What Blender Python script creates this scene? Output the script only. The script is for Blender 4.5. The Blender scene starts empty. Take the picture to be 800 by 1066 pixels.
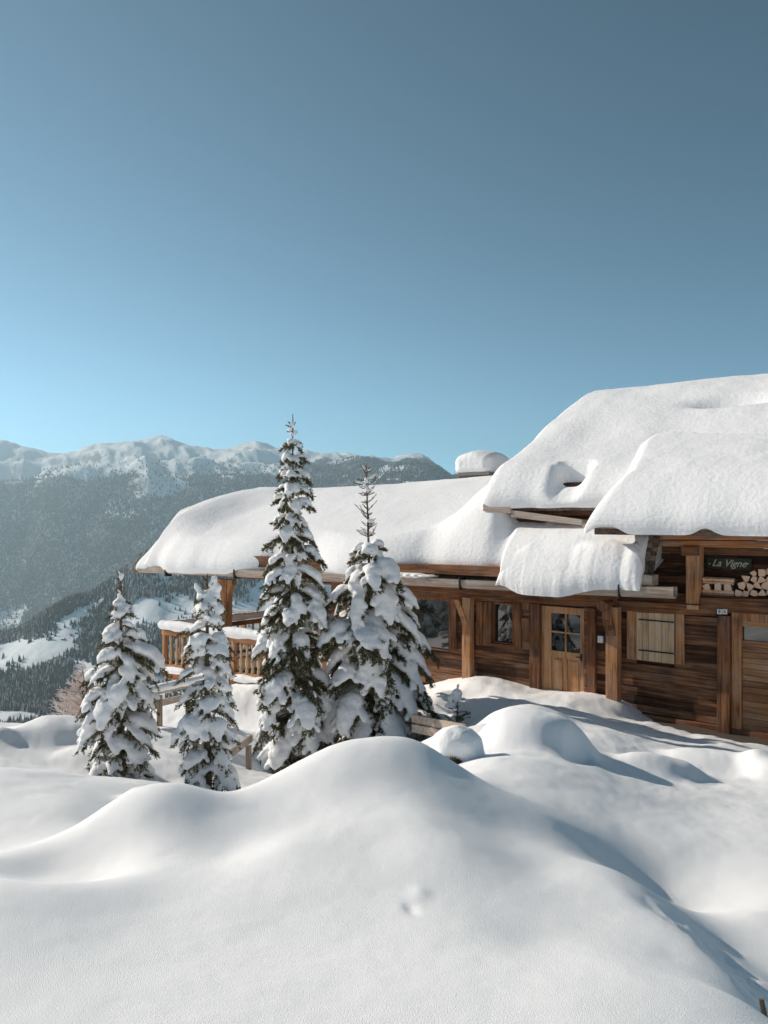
import bpy, bmesh, math, random
import numpy as np
from mathutils import Vector, Matrix, noise as mnoise

random.seed(7)
RNG = np.random.default_rng(7)
C = bpy.context.scene.collection
scene = bpy.context.scene
R = math.radians

# ------------------------------------------------------------------ camera, sky, sun, exposure
F, CX, HY, ZC = 829.0, 400.0, 540.0, 4.1          # focal length and horizon in photo pixels, eye height
cam = bpy.data.objects.new('camera', bpy.data.cameras.new('camera'))
C.objects.link(cam)
cam.location = (0, 0, ZC)
cam.rotation_euler = (R(90), 0, 0)
cam.data.sensor_width = 36
cam.data.lens = 36 * F / 1066
cam.data.shift_y = (HY - 533) / 1066
cam.data.clip_start = 0.05
cam.data.clip_end = 60000
scene.camera = cam

SUN_DIR = Vector((-0.87, 0.49, 0)).normalized()
SUN_EL = R(26)
sdir = Vector((SUN_DIR.x * math.cos(SUN_EL), SUN_DIR.y * math.cos(SUN_EL), math.sin(SUN_EL)))
sun = bpy.data.objects.new('sun', bpy.data.lights.new('sun', 'SUN'))
C.objects.link(sun)
sun.data.energy = 4.8
sun.data.angle = R(0.55)
sun.data.color = (1.0, 0.905, 0.80)
sun.rotation_euler = sdir.to_track_quat('Z', 'Y').to_euler()
sun.location = (-30, 10, 40)

world = bpy.data.worlds.new('World')
scene.world = world
world.use_nodes = True
nt = world.node_tree
for n in list(nt.nodes): nt.nodes.remove(n)
sky = nt.nodes.new('ShaderNodeTexSky')
sky.sky_type = 'NISHITA'
sky.sun_disc = False
sky.sun_elevation = SUN_EL
sky.sun_rotation = math.atan2(SUN_DIR.x, SUN_DIR.y)
sky.altitude = 8000
sky.air_density = 0.8
sky.dust_density = 1.6
sky.ozone_density = 1.0
hs = nt.nodes.new('ShaderNodeHueSaturation')
hs.inputs['Hue'].default_value = 0.5
hs.inputs['Saturation'].default_value = 0.84
hs.inputs['Value'].default_value = 1.0
bg = nt.nodes.new('ShaderNodeBackground')
bg.inputs['Strength'].default_value = 0.125
wo = nt.nodes.new('ShaderNodeOutputWorld')
tint = nt.nodes.new('ShaderNodeVectorMath'); tint.operation = 'MULTIPLY'
tint.inputs[1].default_value = (0.72, 1.15, 0.86)
gam = nt.nodes.new('ShaderNodeGamma'); gam.inputs['Gamma'].default_value = 1.36
nt.links.new(sky.outputs[0], tint.inputs[0]); nt.links.new(tint.outputs[0], gam.inputs[0])
nt.links.new(gam.outputs[0], hs.inputs['Color'])
nt.links.new(hs.outputs[0], bg.inputs['Color'])
nt.links.new(bg.outputs[0], wo.inputs['Surface'])

scene.view_settings.view_transform = 'Standard'
scene.view_settings.look = 'None'
scene.view_settings.exposure = 0.23
scene.view_settings.gamma = 1.0
scene.view_settings.use_curve_mapping = False
scene.render.engine = 'CYCLES'
cy = scene.cycles
cy.use_denoising = True
cy.max_bounces = 9
cy.diffuse_bounces = 8
cy.glossy_bounces = 3
cy.volume_bounces = 0
cy.transmission_bounces = 2
cy.use_adaptive_sampling = True
cy.adaptive_threshold = 0.02
cy.caustics_reflective = False
cy.caustics_refractive = False

# ------------------------------------------------------------------ helpers
def tag(o, label=None, cat=None, group=None, kind=None):
    if label: o['label'] = label
    if cat: o['category'] = cat
    if group: o['group'] = group
    if kind: o['kind'] = kind
    return o

def empty(name, loc=(0, 0, 0), rz=0.0, parent=None):
    o = bpy.data.objects.new(name, None)
    o.empty_display_size = 0.2
    C.objects.link(o)
    o.location = loc
    o.rotation_euler = (0, 0, rz)
    if parent: o.parent = parent
    return o

def np_mesh(name, V, faces, mats=None, parent=None, smooth=False, mat_idx=None):
    """faces: (n,3) or (n,4) int array, or list of arrays of those"""
    me = bpy.data.meshes.new(name)
    if not isinstance(faces, (list, tuple)): faces = [faces]
    faces = [np.asarray(f, dtype=np.int32) for f in faces if len(f)]
    V = np.asarray(V, dtype=np.float32)
    me.vertices.add(len(V)); me.vertices.foreach_set('co', V.ravel())
    nl = sum(f.size for f in faces); nf = sum(len(f) for f in faces)
    me.loops.add(nl); me.polygons.add(nf)
    me.loops.foreach_set('vertex_index', np.concatenate([f.ravel() for f in faces]))
    tot = np.concatenate([np.full(len(f), f.shape[1], dtype=np.int32) for f in faces])
    start = np.concatenate([[0], np.cumsum(tot)[:-1]]).astype(np.int32)
    me.polygons.foreach_set('loop_start', start)
    me.polygons.foreach_set('loop_total', tot)
    if mat_idx is not None: me.polygons.foreach_set('material_index', np.asarray(mat_idx, dtype=np.int32))
    me.update(calc_edges=True)
    me.validate()
    if smooth: me.polygons.foreach_set('use_smooth', np.ones(len(me.polygons), dtype=bool))
    o = bpy.data.objects.new(name, me)
    C.objects.link(o)
    for m in (mats if isinstance(mats, (list, tuple)) else [mats]):
        if m: me.materials.append(m)
    if parent: o.parent = parent
    return o

class MB:
    """collects polygons and links them as one mesh object"""
    def __init__(s): s.v = []; s.f = []; s.m = []
    def add(s, vs, fs, m=0):
        b = len(s.v); s.v += [tuple(v) for v in vs]
        for f in fs: s.f.append([b + i for i in f]); s.m.append(m)
    def hexa(s, p, m=0):   # p: 8 corners, bottom ring 0-3 then top ring 4-7
        s.add(p, [(3, 2, 1, 0), (4, 5, 6, 7), (0, 1, 5, 4), (1, 2, 6, 5), (2, 3, 7, 6), (3, 0, 4, 7)], m)
    def box(s, a0, a1, b0, b1, c0, c1, m=0):
        s.hexa([(a0, b0, c0), (a1, b0, c0), (a1, b1, c0), (a0, b1, c0), (a0, b0, c1), (a1, b0, c1), (a1, b1, c1), (a0, b1, c1)], m)
    def tube(s, pts, rads, n=8, m=0, cap=True):
        pts = [Vector(p) for p in pts]; b = len(s.v); up = Vector((0.31, 0.17, 0.93)).normalized()
        for i, p in enumerate(pts):
            d = (pts[min(i + 1, len(pts) - 1)] - pts[max(i - 1, 0)])
            if d.length < 1e-9: d = Vector((0, 0, 1))
            d.normalize()
            a = d.cross(up)
            if a.length < 1e-3: a = d.cross(Vector((1, 0, 0)))
            a.normalize(); c = d.cross(a)
            r = rads[i] if isinstance(rads, (list, tuple)) else rads
            for k in range(n):
                t = 2 * math.pi * k / n
                s.v.append(tuple(p + a * (r * math.cos(t)) + c * (r * math.sin(t))))
        for i in range(len(pts) - 1):
            for k in range(n):
                k2 = (k + 1) % n
                s.f.append([b + i * n + k, b + i * n + k2, b + (i + 1) * n + k2, b + (i + 1) * n + k]); s.m.append(m)
        if cap:
            s.f.append([b + k for k in range(n)][::-1]); s.m.append(m)
            e = b + (len(pts) - 1) * n
            s.f.append([e + k for k in range(n)]); s.m.append(m)
    def build(s, name, mats, parent=None, smooth=False, bevel=0.0):
        me = bpy.data.meshes.new(name)
        me.from_pydata(s.v, [], s.f)
        bm = bmesh.new(); bm.from_mesh(me)
        bmesh.ops.recalc_face_normals(bm, faces=bm.faces)
        bm.to_mesh(me); bm.free()
        for i, p in enumerate(me.polygons):
            p.material_index = s.m[i]; p.use_smooth = smooth
        for m in (mats if isinstance(mats, (list, tuple)) else [mats]): me.materials.append(m)
        o = bpy.data.objects.new(name, me)
        C.objects.link(o)
        if parent: o.parent = parent
        if bevel > 0:
            bv = o.modifiers.new('bevel', 'BEVEL'); bv.width = bevel; bv.segments = 2; bv.limit_method = 'ANGLE'; bv.angle_limit = R(40)
        return o

def grid_faces(nu, nv):
    i = np.arange(nu - 1)[:, None]; j = np.arange(nv - 1)[None, :]
    a = (i * nv + j).ravel()
    return np.stack([a, a + nv, a + nv + 1, a + 1], 1)

def _hash(ix, iy, seed):
    h = (ix.astype(np.int64) * 374761393 + iy.astype(np.int64) * 668265263 + seed * 1442695041) & 0xffffffff
    h = ((h ^ (h >> 13)) * 1274126177) & 0xffffffff
    return ((h ^ (h >> 16)) & 0xffff) / 65535.0
def vnoise(x, y, seed=0):
    x = np.asarray(x, float); y = np.asarray(y, float)
    ix = np.floor(x); iy = np.floor(y); fx = x - ix; fy = y - iy
    fx = fx * fx * fx * (fx * (fx * 6 - 15) + 10); fy = fy * fy * fy * (fy * (fy * 6 - 15) + 10)
    ix = ix.astype(np.int64); iy = iy.astype(np.int64)
    a = _hash(ix, iy, seed); b = _hash(ix + 1, iy, seed); c = _hash(ix, iy + 1, seed); d = _hash(ix + 1, iy + 1, seed)
    return (a + (b - a) * fx + (c - a) * fy + (a - b - c + d) * fx * fy) * 2 - 1
def fbm(x, y, seed=0, oct=4, gain=0.5):
    s = 0; a = 1.0; f = 1.0
    for k in range(oct):
        s = s + a * vnoise(x * f + 17.3 * k, y * f - 9.1 * k, seed + k); a *= gain; f *= 2.03
    return s
def ridged(x, y, seed=0, oct=4):
    s = 0; a = 1.0; f = 1.0
    for k in range(oct):
        s = s + a * (1 - 2 * np.abs(vnoise(x * f + 7.7 * k, y * f + 3.1 * k, seed + k))); a *= 0.5; f *= 2.1
    return s
def sstep(a, b, x):
    t = np.clip((x - a) / (b - a), 0, 1); return t * t * (3 - 2 * t)
def smooth_interp(x, xs, ys):
    """monotone-ish cubic through the knots"""
    xs = np.asarray(xs, float); ys = np.asarray(ys, float); x = np.clip(x, xs[0], xs[-1])
    h = np.diff(xs); dl = np.diff(ys) / h
    m = np.zeros(len(xs)); m[1:-1] = np.where(dl[:-1] * dl[1:] > 0, 2 * dl[:-1] * dl[1:] / (dl[:-1] + dl[1:] + 1e-12), 0); m[0] = dl[0]; m[-1] = dl[-1]
    i = np.clip(np.searchsorted(xs, x) - 1, 0, len(xs) - 2); t = (x - xs[i]) / h[i]
    return ((2 * t**3 - 3 * t**2 + 1) * ys[i] + (t**3 - 2 * t**2 + t) * h[i] * m[i] + (-2 * t**3 + 3 * t**2) * ys[i + 1] + (t**3 - t**2) * h[i] * m[i + 1])

def at(px, py, Y):
    """point seen at a photo pixel at depth Y"""
    return ((px - CX) / F * Y, Y, ZC - (py - HY) / F * Y)

# ------------------------------------------------------------------ materials
def new_mat(name):
    m = bpy.data.materials.new(name); m.use_nodes = True
    t = m.node_tree
    return m, t, t.nodes['Principled BSDF']
def nd(t, typ, **kw):
    n = t.nodes.new(typ)
    for k, v in kw.items():
        if k in n.inputs: n.inputs[k].default_value = v
        else: setattr(n, k, v)
    return n
def ramp(t, stops):
    r = t.nodes.new('ShaderNodeValToRGB'); e = r.color_ramp.elements
    while len(e) < len(stops): e.new(0.5)
    for i, (p, c) in enumerate(stops): e[i].position = p; e[i].color = (*c, 1) if len(c) == 3 else c
    return r

def snow_mat(name, col=(0.93, 0.93, 0.93), s1=9.0, b1=0.25, s2=120.0, b2=0.3, dist=0.02, sss=0.0, strata=0.0):
    m, t, p = new_mat(name)
    p.inputs['Base Color'].default_value = (*col, 1)
    p.inputs['Roughness'].default_value = 0.75
    p.inputs['Specular IOR Level'].default_value = 0.18
    p.inputs['Subsurface Weight'].default_value = sss; p.inputs['Subsurface Radius'].default_value = (1.0, 1.0, 1.0); p.inputs['Subsurface Scale'].default_value = 0.06
    tc = nd(t, 'ShaderNodeTexCoord')
    a = nd(t, 'ShaderNodeTexNoise', Scale=s1, Detail=4.0); b = nd(t, 'ShaderNodeTexNoise', Scale=s2, Detail=2.0)
    t.links.new(tc.outputs['Object'], a.inputs['Vector']); t.links.new(tc.outputs['Object'], b.inputs['Vector'])
    ba = nd(t, 'ShaderNodeBump', Strength=b1, Distance=dist * 4); bb = nd(t, 'ShaderNodeBump', Strength=b2, Distance=dist * 0.5)
    t.links.new(a.outputs['Fac'], ba.inputs['Height']); t.links.new(b.outputs['Fac'], bb.inputs['Height'])
    t.links.new(ba.outputs[0], bb.inputs['Normal']); last = bb
    if strata:
        mp = nd(t, 'ShaderNodeMapping'); mp.inputs['Scale'].default_value = (0.7, 0.7, 16.0); t.links.new(tc.outputs['Object'], mp.inputs['Vector'])
        c = nd(t, 'ShaderNodeTexNoise', Scale=1.0, Detail=3.0); t.links.new(mp.outputs[0], c.inputs['Vector'])
        bc = nd(t, 'ShaderNodeBump', Strength=strata, Distance=0.05); t.links.new(c.outputs['Fac'], bc.inputs['Height']); t.links.new(bb.outputs[0], bc.inputs['Normal']); last = bc
    t.links.new(last.outputs[0], p.inputs['Normal'])
    return m
M_SNOW = snow_mat('ground_snow', s1=9.0, b1=0.04, s2=210.0, b2=0.38, dist=0.02)
M_RSNOW = snow_mat('roof_snow', s1=11.0, b1=0.2, s2=50.0, b2=0.34, dist=0.02, strata=0.12)
M_TSNOW = snow_mat('tree_snow', (0.94, 0.94, 0.935), s1=18.0, b1=0.3, s2=90.0, b2=0.3, dist=0.015, sss=0.35)

def wood_mat(name, c0, c1, c2, axis='u', rough=0.8, isl=0.6, scale=1.0):
    """grain runs along local axis u (x), v (y) or z; tone changes from board to board"""
    m, t, p = new_mat(name)
    tc = nd(t, 'ShaderNodeTexCoord'); geo = nd(t, 'ShaderNodeNewGeometry')
    mp = nd(t, 'ShaderNodeMapping')
    sc = {'u': (1.2, 22, 22), 'z': (22, 22, 1.2), 'v': (22, 1.2, 22)}[axis]
    mp.inputs['Scale'].default_value = tuple(q * scale for q in sc)
    add = nd(t, 'ShaderNodeVectorMath', operation='ADD')
    mul = nd(t, 'ShaderNodeMath', operation='MULTIPLY'); mul.inputs[1].default_value = 37.0
    t.links.new(geo.outputs['Random Per Island'], mul.inputs[0])
    t.links.new(tc.outputs['Object'], add.inputs[0]); t.links.new(mul.outputs[0], add.inputs[1])
    t.links.new(add.outputs[0], mp.inputs['Vector'])
    g = nd(t, 'ShaderNodeTexNoise', Scale=1.0, Detail=6.0, Roughness=0.65, Distortion=0.4)
    t.links.new(mp.outputs[0], g.inputs['Vector'])
    big = nd(t, 'ShaderNodeTexNoise', Scale=1.7, Detail=3.0)
    t.links.new(add.outputs[0], big.inputs['Vector'])
    mx = nd(t, 'ShaderNodeMath', operation='MULTIPLY_ADD')
    t.links.new(geo.outputs['Random Per Island'], mx.inputs[0]); mx.inputs[1].default_value = isl * 0.5
    s2 = nd(t, 'ShaderNodeMath', operation='MULTIPLY_ADD'); s2.inputs[1].default_value = 0.45
    t.links.new(big.outputs['Fac'], s2.inputs[0]); 
    s3 = nd(t, 'ShaderNodeMath', operation='SUBTRACT'); s3.inputs[1].default_value = 0.22 + isl * 0.25
    t.links.new(g.outputs['Fac'], mx.inputs[2]); t.links.new(mx.outputs[0], s2.inputs[2]); t.links.new(s2.outputs[0], s3.inputs[0])
    r = ramp(t, [(0.28, c0), (0.5, c1), (0.74, c2)])
    st = nd(t, 'ShaderNodeTexNoise', Scale=2.6, Detail=5.0, Roughness=0.7); t.links.new(add.outputs[0], st.inputs['Vector'])
    sr = ramp(t, [(0.45, (0, 0, 0)), (0.72, (1, 1, 1))]); t.links.new(st.outputs['Fac'], sr.inputs[0])
    gm = nd(t, 'ShaderNodeMath', operation='MULTIPLY'); gm.inputs[1].default_value = 0.85; t.links.new(sr.outputs[0], gm.inputs[0])
    gx = nd(t, 'ShaderNodeHueSaturation', Saturation=0.6, Value=0.9); t.links.new(r.outputs[0], gx.inputs['Color']); t.links.new(gm.outputs[0], gx.inputs['Fac'])
    t.links.new(s3.outputs[0], r.inputs[0]); t.links.new(gx.outputs[0], p.inputs['Base Color'])
    p.inputs['Roughness'].default_value = rough
    p.inputs['Specular IOR Level'].default_value = 0.25
    b = nd(t, 'ShaderNodeBump', Strength=0.8, Distance=0.015)
    t.links.new(g.outputs['Fac'], b.inputs['Height']); t.links.new(b.outputs[0], p.inputs['Normal'])
    return m
W_WALL = wood_mat('weathered_plank_wood', (0.035, 0.014, 0.007), (0.105, 0.045, 0.021), (0.29, 0.138, 0.066), 'u', isl=0.75)
W_POST = wood_mat('post_wood', (0.18, 0.075, 0.032), (0.46, 0.22, 0.095), (0.64, 0.34, 0.165), 'z', isl=0.3)
W_DARKP = wood_mat('dark_post_wood', (0.055, 0.023, 0.010), (0.20, 0.082, 0.033), (0.38, 0.17, 0.075), 'z', isl=0.4)
W_BEAM = wood_mat('beam_wood', (0.2, 0.08, 0.034), (0.46, 0.205, 0.085), (0.62, 0.32, 0.15), 'u', isl=0.3)
W_DBEAM = wood_mat('dark_beam_wood', (0.065, 0.027, 0.012), (0.21, 0.087, 0.036), (0.38, 0.17, 0.076), 'u', isl=0.3)
W_VBEAM = wood_mat('rail_wood', (0.13, 0.062, 0.03), (0.29, 0.15, 0.075), (0.42, 0.24, 0.13), 'v', isl=0.3)
W_GREY = wood_mat('greyed_gutter_wood', (0.26, 0.19, 0.145), (0.45, 0.36, 0.29), (0.58, 0.49, 0.41), 'u', isl=0.25)
W_GREYP = wood_mat('greyed_post_wood', (0.17, 0.12, 0.09), (0.32, 0.24, 0.18), (0.45, 0.36, 0.28), 'z', isl=0.25)
W_DOOR = wood_mat('door_wood', (0.27, 0.125, 0.05), (0.50, 0.26, 0.115), (0.64, 0.37, 0.185), 'z', isl=0.3)
W_SHUT = wood_mat('pale_shutter_wood', (0.36, 0.21, 0.11), (0.56, 0.38, 0.225), (0.68, 0.50, 0.33), 'z', isl=0.5)
W_GAR = wood_mat('wide_door_wood', (0.16, 0.072, 0.032), (0.33, 0.165, 0.078), (0.48, 0.27, 0.14), 'u', isl=0.6)
W_SHIN = wood_mat('shingle_wood', (0.07, 0.05, 0.04), (0.17, 0.125, 0.098), (0.3, 0.235, 0.19), 'v', isl=0.8)
W_CUT = wood_mat('cut_firewood', (0.48, 0.26, 0.15), (0.70, 0.44, 0.28), (0.80, 0.56, 0.39), 'z', isl=0.6, scale=0.6)
W_BARK = wood_mat('firewood_bark', (0.1, 0.055, 0.03), (0.2, 0.115, 0.065), (0.32, 0.2, 0.12), 'v', isl=0.5)
def plain(name, col, rough=0.5, metal=0.0, spec=0.5):
    m, t, p = new_mat(name)
    n = nd(t, 'ShaderNodeTexNoise', Scale=30.0, Detail=3.0)
    tc = nd(t, 'ShaderNodeTexCoord'); t.links.new(tc.outputs['Object'], n.inputs['Vector'])
    r = ramp(t, [(0.3, tuple(c * 0.82 for c in col)), (0.7, tuple(min(1, c * 1.12) for c in col))])
    t.links.new(n.outputs['Fac'], r.inputs[0]); t.links.new(r.outputs[0], p.inputs['Base Color'])
    p.inputs['Roughness'].default_value = rough; p.inputs['Metallic'].default_value = metal; p.inputs['Specular IOR Level'].default_value = spec
    return m
M_IRON = plain('black_iron', (0.03, 0.028, 0.027), 0.55, 0.6)
M_WHITE = plain('white_plastic', (0.75, 0.75, 0.73), 0.4)
M_SIGN = plain('sign_board', (0.03, 0.032, 0.026), 0.6)
M_LETTER = plain('sign_letter', (0.48, 0.52, 0.36), 0.6)
M_BLUE = plain('digit_paint', (0.02, 0.03, 0.07), 0.5)
M_STONE = plain('chimney_stone', (0.25, 0.22, 0.2), 0.9)
M_PAVE = plain('wet_paving', (0.075, 0.06, 0.05), 0.75)
def glass_mat():
    m, t, p = new_mat('window_glass')
    p.inputs['Base Color'].default_value = (0.012, 0.014, 0.015, 1)
    p.inputs['Roughness'].default_value = 0.03
    p.inputs['IOR'].default_value = 1.7
    p.inputs['Specular IOR Level'].default_value = 0.9
    n = nd(t, 'ShaderNodeTexNoise', Scale=2.5, Detail=1.0); b = nd(t, 'ShaderNodeBump', Strength=0.06, Distance=0.02)
    tc = nd(t, 'ShaderNodeTexCoord'); t.links.new(tc.outputs['Object'], n.inputs['Vector'])
    t.links.new(n.outputs['Fac'], b.inputs['Height']); t.links.new(b.outputs[0], p.inputs['Normal'])
    return m
M_GLASS = glass_mat()
def needle_mat():
    m, t, p = new_mat('spruce_needles')
    geo = nd(t, 'ShaderNodeNewGeometry')
    r = ramp(t, [(0.0, (0.045, 0.044, 0.015)), (0.5, (0.10, 0.092, 0.032)), (0.85, (0.17, 0.15, 0.06)), (1.0, (0.32, 0.29, 0.2))])
    t.links.new(geo.outputs['Random Per Island'], r.inputs[0]); t.links.new(r.outputs[0], p.inputs['Base Color'])
    p.inputs['Roughness'].default_value = 0.6
    return m
M_NEEDLE = needle_mat()
M_TRUNK = wood_mat('spruce_bark', (0.05, 0.035, 0.024), (0.11, 0.08, 0.055), (0.2, 0.15, 0.11), 'z')
M_TWIG = plain('twig_bark', (0.16, 0.11, 0.07), 0.85)

# ------------------------------------------------------------------ ground: near snow through measured points
PTS = [  # px, py, depth
 (0,1066,2.6),(0,980,3.2),(0,908,3.9),(-120,1066,2.6),(-120,930,3.8),
 (0,888,5.6),(0,838,6.8),(0,800,8.0),(0,783,12),(0,752,15),
 (-200,900,5.6),(-200,800,8.5),(-200,752,15),
 (90,1066,2.6),(90,980,3.3),(92,882,4.5),(60,886,4.3),(75,868,5.7),(70,838,6.8),(70,812,8.0),
 (160,1066,2.6),(160,950,3.7),(160,890,4.6),(130,848,5.2),(160,830,5.5),(195,829,5.6),(150,818,8.2),
 (225,1066,2.6),(230,950,3.7),(238,890,4.7),(235,855,5.2),(222,836,5.5),
 (300,1066,2.6),(300,960,3.6),(300,880,4.6),(300,830,5.5),(300,799,6.2),(262,818,6.0),
 (390,1066,2.6),(390,960,3.6),(390,880,4.6),(390,820,5.5),(385,764,6.5),(350,774,6.4),
 (440,772,6.4),(478,803,6.1),(480,960,3.6),(480,880,4.6),(480,1066,2.6),(440,850,5.0),
 (520,866,5.3),(560,1066,2.6),(560,980,3.5),(560,905,4.6),(570,850,5.9),(560,815,7.2),(505,815,6.7),(515,790,8.0),
 (500,772,9.6),(640,1066,2.6),(640,1000,3.25),(625,950,3.95),(640,905,4.8),(640,842,7.0),(640,792,9.6),(650,764,12.5),
 (668,926,4.5),(690,944,4.25),(728,976,3.8),(752,1000,3.55),(776,1042,3.05),(700,1000,3.45),(722,1066,2.65),
 (718,948,5.35),(758,985,4.5),(792,1020,3.85),(803,1066,3.15),(695,915,5.9),(700,880,6.3),(700,845,7.5),(690,812,9.2),(690,795,10.6),(700,777,12.6),
 (780,950,5.0),(790,900,6.0),(800,845,8.0),(790,806,10.3),(790,788,12.0),(800,778,13.6),(740,770,14.0),
 (560,740,15.8),(560,722,17.3),(480,707,18.8),(505,728,16.8),(455,713,19.3),(640,744,15.6),(700,767,14.4),(610,730,16.2),(540,748,14.2),
 (125,820,11.6),(215,827,11.3),(290,803,16.0),(390,788,16.6),(335,800,15.8),(440,773,16.4),(452,748,17.2),
 (180,785,13.8),(150,764,15.5),(230,753,18),(270,744,20.5),(340,745,20),(100,775,13.8),(425,738,18.6),
]
WP = [at(*p) for p in PTS]
WP += [  # hidden slopes and the ground round about
 (-3.6,4.9,1.92),(-2.4,5.2,1.95),(-1.75,6.6,1.45),(-1.05,6.6,1.6),(-.6,7.6,1.4),(0.2,7.7,1.5),(-1.4,7.6,1.15),(-.2,10,0.75),(-1.6,9.8,0.6),(1.0,12.5,0.75),(-1.2,13,-.3),(-.3,14,-.2),
 (-4.6,9.6,0.95),(-2.9,10,0.75),(-7,10,0.9),(-9,18.5,-1.6),(-4,19,-1.1),(-14,12,0.2),(-14,20,-3),
 (-6,1,2.4),(0,0.5,2.45),(0,-3,2.6),(4,-2,2.7),(-6,-4,2.4),(7,1,2.3),(3.4,1.8,2.3),(8,5,1.8),(10,8,1.2),(10,11,0.6),(9,13,0.3),
 (7,15,0.1),(9.5,17,0.1),(3.5,21,0.1),(0,24,-0.1),(-6,27,-1.6),(6,26,0),(13,20,0.3),(16,10,1.5),(15,0,2.5),(-15,2,1.8),
 (-10,30,-6),(-2,31,-4.5),(-16,30,-7),(8,33,-1),(18,30,0),(-22,10,-1),(-24,25,-6),(24,16,1),
]
WP = np.array(WP)
def tps_fit(P, z, lam):
    n = len(P); d = np.linalg.norm(P[:, None] - P[None], axis=2); K = np.where(d > 0, d * d * np.log(d + 1e-12), 0)
    A = np.zeros((n + 3, n + 3)); A[:n, :n] = K + lam * np.eye(n); Q = np.c_[np.ones(n), P]; A[:n, n:] = Q; A[n:, :n] = Q.T
    return np.linalg.solve(A, np.r_[z, 0, 0, 0])
# fit in coordinates where distance is roughly logarithmic, so close and far points carry equal weight
def warp(X, Y):
    r = np.sqrt(X * X + (Y + 2.0)**2) + 0.3
    s = np.log(r) * 3.2
    th = np.arctan2(X, Y + 2.0) * 3.2
    return np.stack([th, s], -1)
WPW = warp(WP[:, 0], WP[:, 1])
TPSW = tps_fit(WPW, WP[:, 2], 0.002)
def tps(X, Y):
    sh = X.shape; q = warp(X.ravel(), Y.ravel()); out = np.empty(len(q)); n = len(WPW)
    for i in range(0, len(q), 20000):
        qq = q[i:i + 20000]; d = np.linalg.norm(qq[:, None] - WPW[None], axis=2)
        K = np.where(d > 1e-9, d * d * np.log(d + 1e-12), 0)
        out[i:i + 20000] = K @ TPSW[:n] + TPSW[n] + qq @ TPSW[n + 1:]
    return out.reshape(sh)

def bump(X, Y, px, py, D, sx, sy, h, rot=0.0, p=1.0):
    x0, y0, _ = at(px, py, D); a = math.cos(rot); b = math.sin(rot)
    dx = X - x0; dy = Y - y0; q = ((dx * a + dy * b) / sx)**2 + ((-dx * b + dy * a) / sy)**2
    return h * np.exp(-q**p)
def near_z(X, Y):
    Z = tps(X, Y)
    Z = Z + bump(X, Y, 560, 790, 9.6, 0.66, 0.60, 0.36, 0.15, 2.6)        # capped mound right of the trees
    Z = Z + bump(X, Y, 158, 850, 5.4, 0.46, 0.36, 0.10, 0.0, 1.4)       # rounded mound at the left of the near crest
    Z = Z - bump(X, Y, 385, 764, 6.5, 0.22, 0.5, 0.035)
    Z = Z + bump(X, Y, 225, 855, 5.2, 0.40, 0.42, 0.045, 0.0, 1.2)
    Z = Z - bump(X, Y, 66, 905, 4.55, 0.40, 0.55, 0.21, 0.25, 1.3)
    Z = Z - bump(X, Y, 602, 800, 8.95, 0.14, 0.3, 0.12, -0.3, 1.5)
    Z = Z + bump(X, Y, 600, 722, 14.8, 2.2, 1.0, 0.12, -0.6)
    Z = Z + bump(X, Y, 690, 804, 9.9, 0.55, 0.42, 0.20, 0.3, 1.8)
    Z = Z + bump(X, Y, 748, 795, 11.0, 0.62, 0.42, 0.18, -0.3, 1.8)
    Z = Z + bump(X, Y, 805, 806, 10.4, 0.34, 0.45, 0.22, 0.0, 1.8)
    Z = Z + bump(X, Y, 75, 745, 13.6, 0.85, 0.7, 0.42, 0.3, 1.6)          # drift left of the first tree
    Z = Z + bump(X, Y, 105, 755, 12.6, 0.6, 0.45, 0.22, 0.2, 1.6)
    Z = Z + bump(X, Y, 2, 758, 12.8, 0.24, 0.24, 0.16)
    Z = Z + bump(X, Y, 155, 812, 7.6, 0.22, 0.2, 0.17, 0, 1.6)            # small round lump before the trees
    Z = Z + bump(X, Y, 440, 742, 17.6, 0.75, 0.5, 0.40, 0, 1.5)
    Z = Z + bump(X, Y, 545, 740, 13.2, 0.7, 0.4, 0.22, -0.4, 1.5) - bump(X, Y, 452, 765, 13.6, 0.7, 0.6, 0.22, -0.3, 1.5)
    Z = Z - bump(X, Y, 428, 962, 3.75, 0.03, 0.06, 0.012, 0.3, 1.2)        # a hole poked in the slope
    Z = Z + bump(X, Y, 437, 940, 3.95, 0.05, 0.08, 0.012)
    # trodden snow in the trench at the right
    tr = bump(X, Y, 786, 1012, 3.65, 0.22, 0.75, 1.0, 0.25, 2.0)
    Z = Z + tr * (0.030 * fbm(X * 5, Y * 5, 31, 4) - 0.02)
    Z = Z - tr * 0.06 * np.clip(vnoise(X * 3.1, Y * 2.6, 77), 0, 1)
    # the strip along the wall by the wide door is swept down to the paving
    uu_ = (X - 6.4965) * -0.75688 + (Y - 15.3) * 0.65356; vv_ = (X - 6.4965) * -0.65356 + (Y - 15.3) * -0.75688
    strip = sstep(2.1, 0.6, uu_ + 0.15 * vnoise(X * 1.3, Y * 1.3, 71)) * sstep(0.92, 0.70, vv_ + 0.08 * vnoise(X * 2.1, Y * 2.1, 72)) * sstep(-1.2, -0.6, vv_)
    Z = Z * (1 - strip) + strip * (-0.10)
    amp = np.clip(0.5 + 0.08 * Y, 0.4, 2.0)
    Z = Z + (1 - strip) * amp * ((0.005 + 0.022 * sstep(6, 10, Y)) * fbm(X * 0.9, Y * 0.9, 3, 3) + (0.0025 + 0.004 * sstep(5, 10, Y)) * fbm(X * 4.5, Y * 4.5, 9, 3))
    return Z

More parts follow.
